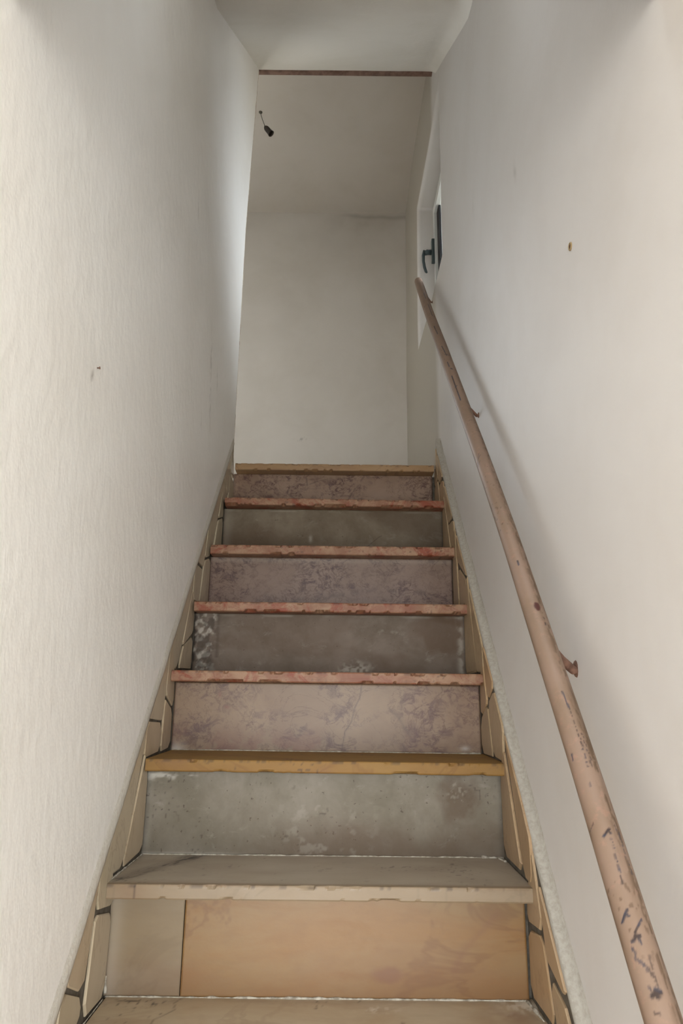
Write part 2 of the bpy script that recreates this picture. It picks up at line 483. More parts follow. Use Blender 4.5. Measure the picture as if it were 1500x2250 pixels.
# ---- landing: floor, back wall, hallway walls, ceiling
def back_marks(x, y, z):
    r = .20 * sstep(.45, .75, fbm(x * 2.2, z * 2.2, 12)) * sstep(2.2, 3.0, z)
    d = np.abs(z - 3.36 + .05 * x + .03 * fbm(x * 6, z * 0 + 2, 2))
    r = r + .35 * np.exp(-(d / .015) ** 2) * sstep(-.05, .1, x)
    r = r + .25 * np.exp(-((x - .15) / .2) ** 2 - ((z - 3.30) / .06) ** 2) * fbm(x * 25, z * 25, 2)
    b = .4 * np.exp(-((x + .22) / .03) ** 2 - ((z - 1.80) / .012) ** 2) * (fbm(x * 140, z * 140, 5) > .62)
    return np.stack([r, 0 * r, b, np.ones_like(r)], 1)
xs = np.linspace(HX1, .47, 220); zs = np.linspace(1.0, 3.44, 230)
XX, ZZ = np.meshgrid(xs, zs, indexing='ij')
m = MB(); m.grid(np.stack([XX, YB + .004 * (fbm(XX * 1.5, ZZ * 1.5, 3) - .5) + .012 * sstep(.30, .44, XX) * -1, ZZ], -1))
for (xa, xb, za, zb) in ((-2.3, HX0, 1.0, 3.44), (HX0, HX1, 1.0, HZ0), (HX0, HX1, HZ1, 3.44)):
    m.add([(xa, YB, za), (xb, YB, za), (xb, YB, zb), (xa, YB, zb)], [(0, 1, 2, 3)])
for (a, b) in (((HX0, HZ0), (HX1, HZ0)), ((HX1, HZ0), (HX1, HZ1)), ((HX1, HZ1), (HX0, HZ1)), ((HX0, HZ1), (HX0, HZ0))):
    m.add([(a[0], YB, a[1]), (b[0], YB, b[1]), (b[0], YB + .15, b[1]), (a[0], YB + .15, a[1])], [(0, 1, 2, 3)])
WB = struct(m.build('wall_back', M_BACK, None, True, back_marks), 'landing wall of grey-white plaster at the head of the stairs')
m = MB(); m.box((-2.3, Y8 + .24, 1.17), (.43, YB, zmid(8)))
struct(m.build('floor_landing', M_FLOOR), 'landing floor')
m = MB(); m.add([(-2.3, Y8 + .02, ZC), (.47, Y8 + .02, ZC), (.47, YB + .05, ZC), (-2.3, YB + .05, ZC)], [(0, 1, 2, 3)])
CL = struct(m.build('ceiling_landing', M_BACK2), 'grey-white plaster ceiling over the landing')
m = MB(); m.box((-2.42, Y8 - .14, 1.0), (-2.3, YB + .15, 3.44)); struct(m.build('wall_hall_end', M_PLAIN), 'end wall of the upper hallway')
m = MB(); m.box((-2.3, Y8 - .12, 1.0), (-.54, Y8, 3.44)); struct(m.build('wall_hall_front', M_PLAIN), 'front wall of the upper hallway')

# ---- sloping soffit over the stairs, flat ceiling nearer the street, lintel edge
FY, FZ = .315, 2.50
SK0, SK1 = -.76, -.35             # skylight well across the foot of the flight
def soffit():
    m = MB()
    xs = np.linspace(-.46, .47, 80)
    prof = [(SK1, FZ - .016), (-.2, FZ - .015), (FY - .06, FZ - .008), (FY, FZ + .012)]
    for t in np.linspace(.06, 1, 40): prof.append((FY + (Y8 - FY) * t, FZ + .012 + (3.168 - FZ - .012) * t))
    P = []
    for (y, z) in prof:
        wob = .006 * (fbm(xs * 4, np.full_like(xs, y * 4), 31) - .5) * (1 if y < Y8 - .02 else .6)
        # coved meeting with the right wall
        cove = -.035 * np.clip((xs - .375) / .05, 0, 1.6) ** 2
        P.append(np.stack([xs, np.full_like(xs, y), z + wob + cove * (1 if y < Y8 - .1 else max(0, (Y8 - y) / .1))], 1))
    m.grid(np.array(P)[:, ::-1])
    # rear face of the lintel and slab above
    zt = 3.44
    m.add([(-.46, Y8 + .022, 3.166), (.47, Y8 + .022, 3.166), (.47, Y8 + .022, zt), (-.46, Y8 + .022, zt)], [(0, 1, 2, 3)])
    m.add([(-.46, SK1, zt), (.47, SK1, zt), (.47, Y8 + .022, zt), (-.46, Y8 + .022, zt)], [(0, 1, 2, 3)])
    m.add([(-.46, SK1, FZ - .016), (.47, SK1, FZ - .016), (.47, SK1, zt), (-.46, SK1, zt)], [(0, 1, 2, 3)])
    return struct(m.build('ceiling', M_CEIL, None, True), 'off-white plaster soffit sloping up over the stairs')
CE = soffit(); ORG[CE.name] = (0, 0, 0)
xs = np.linspace(-.385, .431, 160)
P = []
for (y, z, k) in ((Y8 - .004, 3.1705, 1), (Y8, 3.163, .8), (Y8 + .012, 3.1615, 0), (Y8 + .024, 3.164, 0), (Y8 + .024, 3.19, 0)):
    P.append(np.stack([xs, np.full_like(xs, y) + k * .004 * (fbm(xs * 30, xs * 0, 3) - .5), z + k * .004 * (fbm(xs * 22, xs * 0 + 5, 8) - .5)], 1))
m = MB(); m.grid(np.array(P)[:, ::-1])
m.build('lintel_edge', M_RAW, CE, True)['label'] = 'bare pinkish-brown edge of the lintel'

# ---- ground floor and street wall with its open doorway (behind the camera)
m = MB(); m.box((-1.7, YF - .12, ZG - .06), (1.7, yk(-1) + .1, ZG)); struct(m.build('floor', M_FLOOR), 'entrance floor at the foot of the stairs')
m = MB()
m.box((-1.82, YF - .14, ZG), (-1.38, YF, 2.6)); m.box((1.38, YF - .14, ZG), (1.82, YF, 2.6)); m.box((-1.38, YF - .14, 1.02), (1.38, YF, 2.6))
struct(m.build('wall_street', M_PLAIN), 'street wall with wide open doorway at the foot of the stairs')
m = MB(); m.box((-1.82, YF, ZG), (-1.7, YM + .1, 2.6)); m.box((-1.7, YM, ZG), (-.405, YM + .1, 2.6)); struct(m.build('wall_entrance_left', M_PLAIN), 'left wall of the entrance hall')
m = MB(); m.box((1.7, YF, ZG), (1.82, YM + .1, 2.6)); m.box((.423, YM, ZG), (1.7, YM + .1, 2.6)); struct(m.build('wall_entrance_right', M_PLAIN), 'right wall of the entrance hall')
m = MB(); m.box((-1.7, YF, 1.62), (1.7, YM, 1.74)); m.box((-.405, YM, 1.21), (.423, SK0, 3.44)); struct(m.build('ceiling_entrance', M_CEIL), 'flat ceiling of the entrance hall with an added light-blocking lintel')  # second box: unseen lintel beam added to keep light off the upper walls

# ---- street outside
m = MB(); m.box((-40, -40, ZG - .3), (40, 40, ZG - .07)); struct(m.build('ground', M_STREET), 'street paving outside the house')

# ================================================================== STAIRCASE
ST = empty('staircase', (0, yk(-1), ZG))
tag(ST, 'narrow steep flight of marble treads with alternating marble and cement risers', 'staircase')

def core():
    m = MB()
    prof = []
    for k in range(-1, 9):
        y = yk(k) + OV + .012; zb = zmid(k - 1) - .006; z = zmid(k) - THK.get(k, TT) - .001
        prof += [(y, zb), (y, z)]
    prof += [(Y8 + .24, zmid(8) - THK[8] - .001), (Y8 + .24, ZG - .05), (yk(-1) + OV + .012, ZG - .05)]
    nv = len(prof)
    v = [(-.409, y, z) for (y, z) in prof] + [(.404, y, z) for (y, z) in prof]
    f = [list(range(nv)), list(range(nv, 2 * nv))[::-1]] + [[i, i + nv, (i + 1) % nv + nv, (i + 1) % nv] for i in range(nv)]
    m.add(v, f)
    return m.build('core', M_MORTAR, ST)
core()['label'] = 'grey mortar body showing in the joints'

# ---- treads
def tread(k, mat, paint, label, chip=1.0, seed=0):
    xl, zl, xr, zr = NOS[k]; t = THK.get(k, TT)
    y0 = yk(k); y1 = (yk(k + 1) + OV + .010) if k < 8 else Y8 + .25
    nx = 230; us = np.linspace(0, 1, nx)
    r = .0035
    prof = [(y1, -t), (y0 + .02, -t), (y0 + .006, -t), (y0 + .0015, -t + .0012), (y0, -t + .004)]
    prof += [(y0, -t + .004 + (t - .008) * q) for q in (.2, .4, .6, .8)]
    prof += [(y0, -r), (y0 + .001, -.001), (y0 + r, 0), (y0 + .008, 0)]
    for q in np.linspace(.012, 1, 44): prof.append((y0 + .008 + (y1 - y0 - .008) * q, 0))
    prof = np.array(prof); npf = len(prof)
    x = xl + (xr - xl) * us; z0 = zl + (zr - zl) * us
    wav = .0014 * (fbm(us * 9, us * 0 + seed, 21) - .5)
    topc = np.clip(fbm(us * 46, us * 0 + seed * 3.3, 5 + seed, 3) - .60, 0, 1) * .034 * chip
    botc = np.clip(fbm(us * 30, us * 0 + seed * 1.9, 50 + seed, 3) - .57, 0, 1) * .05 * chip
    P = np.zeros((npf, nx, 3))
    for i, (py, pz) in enumerate(prof):
        yy = py + (wav if py < y0 + .05 else 0); zz = pz + z0
        if 9 <= i <= 11: yy = yy + topc * (.6 if i != 10 else 1); zz = zz - topc * (.5 if i < 11 else .2)
        if 2 <= i <= 4: yy = yy + botc * (.5 if i > 2 else 0); zz = zz + botc * (.9 if i < 4 else .6)
        # slightly rounded ends
        P[i, :, 0] = x; P[i, :, 1] = yy; P[i, :, 2] = zz
    m = MB(); m.grid(P)
    for s in (0, nx - 1):
        idx = len(m.v); m.v += [tuple(p) for p in P[:, s]]
        fc = list(range(idx, idx + npf)); m.f.append(fc if s == 0 else fc[::-1])
    o = m.build('tread', mat, ST, False, paint)
    o['label'] = label
    return o

Z4 = lambda x: np.ones_like(x)
def specks(x, y, s): return sstep(.80, .92, vnoise(x * 170, y * 170, s)) * sstep(.5, .7, fbm(x * 14, y * 14, s + 2))
def p_plain(seed, k):
    def f(x, y, z):
        b = .6 * specks(x, y + z, seed)
        edge = np.exp(-((y - yk(k)) / .006) ** 2) * (z > zmid(k) - .006)
        b = b + .5 * edge * sstep(.58, .72, fbm(x * 80, y * 0 + seed, seed, 2))
        r = .35 * sstep(.55, .75, fbm(x * 9, (y + z) * 30, seed + 4))
        return np.stack([r, 0 * r, b, Z4(r)], 1)
    return f
def p_tread2(x, y, z):
    top = z > -.002
    # dark veined wedge running in from the left corner, wire-like streaks
    xw = -.392 + (y - .035) / 1.75 + .012 * (fbm(y * 30, y * 0, 3) - .5)
    band = np.exp(-((x - xw) / (.014 + .02 * fbm(x * 16, y * 12, 3))) ** 2) * sstep(.0, .04, y) * sstep(-.41, -.395, x)
    lines = np.abs(fbm((x - xw) * 70, y * 16, 13) - .5) < .07
    b = top * band * (.42 + .55 * lines)
    b = b + .6 * specks(x, y, 3) + .8 * top * np.exp(-((x + .235) ** 2 + (y - .07) ** 2) / .0000090)
    edge = np.exp(-((y) / .004) ** 2) * (z > -.006)
    b = b + .5 * edge * sstep(.60, .72, fbm(x * 70, y * 0 + 2, 6, 2))
    r = .22 * top * sstep(.35, .8, fbm(x * 5, y * 18, 2))
    r = r + .45 * np.exp(-((x + .36) / .03) ** 2) * (~top) * .5
    g = .25 * top * sstep(.004, .02, y) * (.6 + .8 * fbm(x * 9, y * 22, 8))   # top paled in colour to stand in for light from above
    return np.stack([r, g, b, Z4(r)], 1)
def p_tread1(x, y, z):
    b = .7 * specks(x, y, 6)
    d = segdist(x, y, [(-.26, .05), (-.268, .03), (-.262, .0), (-.29, -.04), (-.285, -.1)])
    b = b + .55 * np.exp(-(d / .0016) ** 2)
    cl = np.exp(-((x + .34) / .05) ** 2 - ((y - .03) / .018) ** 2) * sstep(.72, .86, vnoise(x * 140, y * 140, 8))
    b = b + .9 * cl
    g = np.exp(-((x - .395) / .05) ** 2 - ((y - .035) / .03) ** 2) * sstep(.42, .66, fbm(x * 130, y * 110, 4, 2)) * .8
    g = g + .6 * np.exp(-((x - .11) / .03) ** 2 - ((y - .01) / .012) ** 2) * sstep(.5, .75, fbm(x * 130, y * 130, 9, 2))
    g = g + .10 * (z > -.215) * (.6 + .8 * fbm(x * 9, y * 22, 8))  # tread top painted slightly paler to make up for weak overhead light
    r = .8 * np.exp(-((x - .345) / .05) ** 2 - ((y + .01) / .035) ** 2) * sstep(.3, .7, fbm(x * 22, y * 22, 4))
    return np.stack([r, g, b, Z4(r)], 1)

M_T1 = warm_marble('tan_marble', lin((172, 155, 128)), lin((158, 135, 103)), lin((147, 123, 91)), lin((131, 105, 78)), 3.3, .4, .3)
M_T2 = warm_marble('cream_marble', lin((133, 116, 95)), lin((129, 110, 86)), lin((122, 102, 77)), lin((104, 86, 64)), 5.1, .45, .25)
M_T3 = warm_marble('orange_tan_marble', lin((133, 101, 49)), lin((127, 93, 43)), lin((123, 87, 37)), lin((102, 64, 25)), 7.7, .65, .3)
M_T8 = warm_marble('yellow_tan_marble', lin((156, 126, 91)), lin((147, 115, 80)), lin((139, 109, 74)), lin((110, 79, 52)), 9.2, .45, .3)
tread(-1, M_T1, p_plain(2, -1), 'tan marble tread at the foot of the flight', .6, 2)
tread(0, M_T1, p_plain(4, 0), 'tan marble tread near the foot of the flight', .6, 4)
tread(1, M_T1, p_tread1, 'worn tan marble tread, lowest one in view', .6, 5)
tread(2, M_T2, p_tread2, 'cream marble tread with a dark veined left corner', .5, 6)
tread(3, M_T3, p_plain(11, 3), 'orange-tan marble tread', .6, 7)
for k in (4, 5, 6, 7):
    tread(k, red_marble('red_mottled_marble', k * 1.37), p_plain(20 + k, k), ['lowest', 'second', 'third', 'highest'][k - 4] + ' of the red-mottled pink marble treads', 1.3, 10 + k)
tread(8, M_T8, p_plain(33, 8), 'yellow-tan marble tread at the landing', .9, 3)

# ---- risers
def riser_panel(k, x0, x1, mat, paint, parent, name='riser', rough=.0):
    y = yk(k) + OV; zb = zmid(k - 1) + .0005; zt = zmid(k) - THK.get(k, TT) - .0005
    nx = max(20, int((x1 - x0) / .0026)); nz = 74
    X, Z = np.meshgrid(np.linspace(x0, x1, nx), np.linspace(zb, zt, nz), indexing='ij')
    Y = y + rough * (fbm(X * 25, Z * 25, k) - .5)
    e = np.minimum(np.minimum(X - x0, x1 - X), np.minimum(Z - zb, zt - Z)); Y = Y + .0012 * (1 - sstep(0, .003, e))
    m = MB(); m.grid(np.stack([X, Y, Z], -1)); n = len(m.v)
    c = [(x0, y, zb), (x1, y, zb), (x1, y, zt), (x0, y, zt), (x0, y + .014, zb), (x1, y + .014, zb), (x1, y + .014, zt), (x0, y + .014, zt)]
    m.add(c, [(0, 1, 5, 4), (1, 2, 6, 5), (2, 3, 7, 6), (3, 0, 4, 7), (4, 5, 6, 7)])
    return m.build(name, mat, parent, False, paint)

def blob(x, z, cx, cz, sx, sz, seed, lo=.25, hi=.6, fr=18):
    d = np.exp(-((x - cx) / sx) ** 2 - ((z - cz) / sz) ** 2)
    return sstep(lo, hi, d * (.45 + 1.1 * fbm(x * fr, z * fr, seed)))
def edge_dark(x, z, zb, zt, seed, x0=-.405, x1=.40):
    d = np.minimum(x - x0, x1 - x) + .006 * (fbm(x * 40, z * 40, seed) - .5)
    return .55 * (1 - sstep(.0, .012, d))
def p_r3(x, y, z):
    zb, zt = zmid(2), zmid(3) - .027; h = (z - zb) / (zt - zb)
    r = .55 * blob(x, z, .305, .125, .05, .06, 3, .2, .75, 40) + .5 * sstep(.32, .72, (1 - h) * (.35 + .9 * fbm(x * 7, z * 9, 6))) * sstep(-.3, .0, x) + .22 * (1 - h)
    g = .55 * sstep(.55, .7, fbm(x * 20, z * 60, 4)) * np.exp(-((h - .93) / .07) ** 2) * (x < -.24) + .3 * np.exp(-((z - zb) / .004) ** 2) * (1 - sstep(-.25, -.15, x)) \
        + .13 * sstep(.56, .74, fbm(x * 60, z * 60, 14)) * np.exp(-((x - .0) / .1) ** 2) * (h < .6)
    g = g + .16 * blob(x, z, .30, .135, .025, .03, 9, .3, .8, 90) * sstep(.58, .75, fbm(x * 150, z * 150, 3, 2)) + .18 * (1 - sstep(0, .02, x + .405)) * fbm(x * 40, z * 30, 3)
    b = edge_dark(x, z, zb, zt, 2) * .5 + .5 * specks(x, z, 14) + .4 * np.exp(-((x - .352) / .0012) ** 2) * (vnoise(z * 60, z * 0, 3) > .4)
    return np.stack([r, g, b, Z4(r)], 1)
def p_r5(x, y, z):
    zb, zt = zmid(4), zmid(5) - .028; h = (z - zb) / (zt - zb)
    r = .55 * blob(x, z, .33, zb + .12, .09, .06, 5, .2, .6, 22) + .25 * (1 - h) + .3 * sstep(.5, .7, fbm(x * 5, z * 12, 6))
    pat = (1 - sstep(-.345, -.325, x + .01 * fbm(z * 40, z * 0, 2)))
    b = .55 * pat * sstep(.45, .62, fbm(x * 60, z * 40, 7)) + .35 * np.exp(-((x + .333) / .006) ** 2) * (h > .25) + edge_dark(x, z, zb, zt, 3)
    g = .40 * pat * sstep(.5, .7, fbm(x * 70, z * 70, 9)) + .42 * blob(x, z, .075, zb + .012, .06, .03, 8, .2, .9, 60) * sstep(.35, .65, fbm(x * 120, z * 120, 5, 2)) * .8
    g = g + .16 * np.exp(-((z - zt + .006) / .003) ** 2) * sstep(.35, .6, fbm(x * 12, z * 0, 4)) + .25 * np.exp(-((x - .385) / .009) ** 2) * sstep(.35, .65, fbm(x * 50, z * 50, 4))
    return np.stack([r, g, b, Z4(r)], 1)
def p_r7(x, y, z):
    zb, zt = zmid(6), zmid(7) - .027; h = (z - zb) / (zt - zb)
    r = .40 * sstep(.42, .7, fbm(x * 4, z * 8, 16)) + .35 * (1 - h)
    g = .16 * np.exp(-((z - zt + .008) / .0022) ** 2) * sstep(.35, .6, fbm(x * 10, z * 0, 4)) + .28 * np.exp(-((x + .083) / .006) ** 2 - ((z - zb - .075) / .012) ** 2) + .08 * np.exp(-((x + .39) / .02) ** 2)
    d = segdist(x, z, [(.10, zb + .03), (.13, zb + .055), (.165, zb + .085), (.175, zb + .09)])
    b = .45 * np.exp(-(d / .0014) ** 2) + edge_dark(x, z, zb, zt, 5) + .3 * sstep(.1, .4, x) * .6
    return np.stack([r, g, b, Z4(r)], 1)
def p_r4(x, y, z):
    zb, zt = zmid(3), zmid(4) - .028; h = (z - zb) / (zt - zb)
    d = segdist(x, z, [(.088, zt), (.083, zt - .035), (.07, zt - .06), (.062, zt - .095), (.045, zt - .12), (.036, zb)])
    b = .7 * np.exp(-(d / .0013) ** 2) + edge_dark(x, z, zb, zt, 7) * .8
    d2 = segdist(x, z, [(.16, zb + .11), (.185, zb + .085), (.20, zb + .06), (.215, zb + .04)])
    b = b + .4 * np.exp(-((d2 + .008 * (fbm(x * 50, z * 50, 3) - .4)) / .004) ** 2)
    r = .7 * np.exp(-((x + .265) / .007) ** 2 - ((z - zb - .108) / .004) ** 2) + .6 * np.exp(-((x + .285) / .004) ** 2 - ((z - zb - .14) / .008) ** 2)
    r = r + .45 * np.exp(-((h) / .28) ** 2) * (x < 0) * sstep(.45, .65, fbm(x * 26, z * 26, 3)) + .1 * (x > .2)
    g = .5 * np.exp(-((x + .39) / .022) ** 2 - ((z - zb) / .016) ** 2) + .2 * np.exp(-((z - zb) / .003) ** 2) + .45 * np.exp(-((x - .355) / .012) ** 2 - ((z - zb - .012) / .006) ** 2)
    return np.stack([r, g, b, Z4(r)], 1)
def p_r6(x, y, z):
    zb, zt = zmid(5), zmid(6) - .03; h = (z - zb) / (zt - zb)
    w = zb + .055 + .02 * np.sin(x * 9) + .02 * (fbm(x * 20, x * 0, 4) - .5)
    b = .45 * np.exp(-((z - w) / .006) ** 2) * (fbm(x * 40, z * 40, 2) > .5) * (x > -.25) + edge_dark(x, z, zb, zt, 9)
    g = .10 * np.exp(-((z - zt + .01) / .008) ** 2)
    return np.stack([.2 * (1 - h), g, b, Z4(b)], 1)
def p_r8(x, y, z):
    zb, zt = zmid(7), zmid(8) - .028
    b = edge_dark(x, z, zb, zt, 4, -.405, .39)
    for pts in ([(-.1, zt - .04), (-.06, zt - .025), (-.03, zt - .02), (-.02, zt - .05)], [(-.18, zt - .05), (-.19, zt - .08), (-.16, zt - .1)], [(-.115, zt - .01), (-.11, zt - .045)], [(.05, zb + .06), (.08, zb + .11), (.1, zb + .13)]):
        b = b + .55 * np.exp(-((segdist(x, z, pts) + .003 * (fbm(x * 80, z * 80, 3) - .5)) / .0022) ** 2)
    return np.stack([.12 + 0 * b, 0 * b, b, Z4(b)], 1)
def p_none(x, y, z): return np.stack([0 * x, 0 * x, .4 * specks(x, z, 2), Z4(x)], 1)
def p_r2(x, y, z):
    zb, zt = zmid(1), zmid(2) - .0275; h = (z - zb) / (zt - zb)
    r = .25 * sstep(.4, .8, (1 - h) * (.5 + fbm(x * 8, z * 8, 3))) + .55 * blob(x, z, .13, zb + .04, .035, .016, 6, .25, .8, 30)
    d = segdist(x, z, [(.34, zt - .03), (.30, zt - .07), (.27, zt - .1), (.255, zt - .13)])
    r = r + .28 * np.exp(-((d + .01 * (fbm(x * 20, z * 20, 3) - .5)) / .006) ** 2)
    g = .14 * np.exp(-((x + .40) / .018) ** 2) * (x < -.27) 
    return np.stack([r, g, 0 * r, Z4(r)], 1)

M_R2A = warm_marble('grey_beige_marble', lin((125, 110, 89)), lin((120, 102, 77)), lin((115, 93, 65)), lin((97, 80, 60)), 2.2, .4, .2)
M_R2B = warm_marble('peach_marble', lin((127, 100, 65)), lin((125, 92, 54)), lin((120, 84, 42)), lin((98, 63, 37)), 8.8, .38, .38)
C_A = concrete('smooth_grey_cement', lin((135, 127, 115)), lin((108, 101, 87)), 1)
C_B = concrete('smooth_dark_cement', lin((121, 109, 99)), lin((95, 84, 72)), 4)
C_C = concrete('brownish_dark_cement', lin((123, 112, 96)), lin((96, 84, 68)), 7)
V_4 = veined('lilac_veined_pink_marble', lin((133, 110, 87)), lin((121, 97, 75)), lin((70, 42, 43)), lin((68, 38, 28)), 2.0, 1.0)
V_6 = veined('lilac_veined_grey_pink_marble', lin((124, 103, 90)), lin((112, 91, 76)), lin((62, 40, 38)), lin((58, 34, 24)), 5.0, 1.25, 14)
V_8 = veined('brown_veined_pink_marble', lin((144, 122, 104)), lin((127, 104, 85)), lin((76, 52, 48)), lin((70, 42, 30)), 9.0, 1.25, 15)
for k in (-1, 0, 1):
    riser_panel(k, -.404, .401, M_R2A, p_none, ST)['label'] = 'beige marble riser near the foot of the flight'
# two slabs side by side in the lowest riser in view
RZ = empty('riser', (0, 0, 0)); del ORG[RZ.name]
RZ.parent = ST; RZ.location = (0, 0, 0); RZ['label'] = 'lowest riser in view, a small grey slab beside a large peach one'
riser_panel(2, -.411, -.2655, M_R2A, p_r2, RZ, 'slab')['label'] = 'grey-beige marble slab'
riser_panel(2, -.2640, .394, M_R2B, p_r2, RZ, 'slab')['label'] = 'peach marble slab'
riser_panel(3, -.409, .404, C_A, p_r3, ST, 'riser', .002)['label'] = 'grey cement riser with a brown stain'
riser_panel(4, -.403, .397, V_4, p_r4, ST)['label'] = 'cracked pink marble riser with lilac veins'
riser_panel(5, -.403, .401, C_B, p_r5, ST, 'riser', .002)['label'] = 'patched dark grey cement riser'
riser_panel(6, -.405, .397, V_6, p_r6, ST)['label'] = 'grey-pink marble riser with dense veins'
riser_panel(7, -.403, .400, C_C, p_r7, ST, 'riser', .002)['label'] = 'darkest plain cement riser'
riser_panel(8, -.405, .390, V_8, p_r8, ST)['label'] = 'brownish veined marble riser under the landing'

# ---- pale grout fillets where risers and skirting meet the treads
def fillet(pts, r, seed, name='grout_line'):
    pts = [Vector(p) for p in pts]; out = []; rad = []
    L = sum((b - a).length for a, b in zip(pts[:-1], pts[1:])); n = max(12, int(L / .004)); acc = 0
    for i in range(n + 1):
        d = L * i / n; rem = d
        for a, b in zip(pts[:-1], pts[1:]):
            s = (b - a).length
            if rem <= s + 1e-9: out.append(a + (b - a) * (rem / s)); break
            rem -= s
        else: out.append(pts[-1])
        rad.append(max(.0004, .75 * r * (-.05 + 1.7 * float(fbm(d * 55.0, seed, seed)))))
    m = MB(); m.tube(out, rad, 7)
    return m.build(name, M_GROUT, ST, True)
def zt(k, x): a = NOS[k]; return a[1] + (a[3] - a[1]) * (x - a[0]) / (a[2] - a[0])
fillet([(x, OV - .001, zt(1, x) + .0005) for x in (-.405, -.2, 0, .2, .39)], .0034, 3)
fillet([(x, yk(3) + OV - .001, zt(2, x) + .0005) for x in (-.408, -.2, 0, .2, .40)], .0024, 5)
fillet([(x, yk(4) + OV - .001, zt(3, x) + .0005) for x in (-.402, -.2, 0, .2, .395)], .0022, 8)
fillet([(-.4045, .02, .002), (-.4045, .10, .002), (-.4045, .235, .002)], .0026, 11)
fillet([(.396, yk(3) + OV - .04, zt(2, .39)), (.385, yk(3) + OV - .002, zt(2, .39) + .001), (.350, yk(3) + OV - .002, zt(2, .36))], .0055, 13)
fillet([(-.4045, -.17, -.2035), (-.4045, .04, -.2035)], .0022, 17)
fillet([(-.4045, .051, -.198), (-.407, .053, -.17)], .0035, 18)
fillet([(.398, -.03, -.203), (.39, .05, -.2025)], .0055, 19)
fillet([(.385, yk(4) + OV - .002, zt(3, .385) + .001), (.345, yk(4) + OV - .002, zt(3, .345))], .0045, 23)

# ================================================================== SKIRTINGS: broken marble set in mortar
def clip(poly, nx, ny, c):
    out = []
    for i in range(len(poly)):
        a, b = poly[i], poly[(i + 1) % len(poly)]
        da, db = nx * a[0] + ny * a[1] - c, nx * b[0] + ny * b[1] - c
        if da <= 0: out.append(a)
        if (da < 0 < db) or (db < 0 < da):
            t = da / (da - db); out.append((a[0] + (b[0] - a[0]) * t, a[1] + (b[1] - a[1]) * t))
    return out
def parea(p): return .5 * sum(p[i][0] * p[(i + 1) % len(p)][1] - p[(i + 1) % len(p)][0] * p[i][1] for i in range(len(p)))
def inset(poly, d, rnd):
    """shrink a convex counter-clockwise polygon, a random amount per side"""
    out = poly
    for i in range(len(poly)):
        a, b = poly[i], poly[(i + 1) % len(poly)]
        ex, ey = b[0] - a[0], b[1] - a[1]; L = math.hypot(ex, ey)
        if L < 1e-5: continue
        nx, ny = ey / L, -ex / L
        turn = rnd.uniform(-.05, .05); cx, cy = nx - turn * ny, ny + turn * nx   # sides a little out of true
        mx, my = .5 * (a[0] + b[0]), .5 * (a[1] + b[1])
        out = clip(out, cx, cy, cx * mx + cy * my - d * rnd.uniform(.4, 2.0))
        if len(out) < 3: return []
    return out
def chamfer(poly, q, rnd):
    out = []
    n = len(poly)
    for i in range(n):
        p, a, b = poly[i], poly[i - 1], poly[(i + 1) % n]
        for o in (a, b):
            L = math.hypot(o[0] - p[0], o[1] - p[1]); t = min(.35, q * rnd.uniform(.4, 1.3) / max(L, 1e-6))
            out.append((p[0] + (o[0] - p[0]) * t, p[1] + (o[1] - p[1]) * t))
    return out

SH = {'left': [shard_stone('beige_stone_shard_left', lin((190, 177, 152)), lin((170, 156, 130)), lin((180, 162, 138)), 1.0),
      shard_stone('honey_stone_shard_left', lin((186, 166, 138)), lin((166, 145, 116)), lin((178, 169, 150)), 4.0)],
      'right': [shard_stone('beige_stone_shard', lin((170, 148, 117)), lin((153, 130, 99)), lin((162, 135, 106)), 1.0),
      shard_stone('honey_stone_shard', lin((168, 139, 105)), lin((150, 121, 89)), lin((161, 142, 117)), 4.0)]}

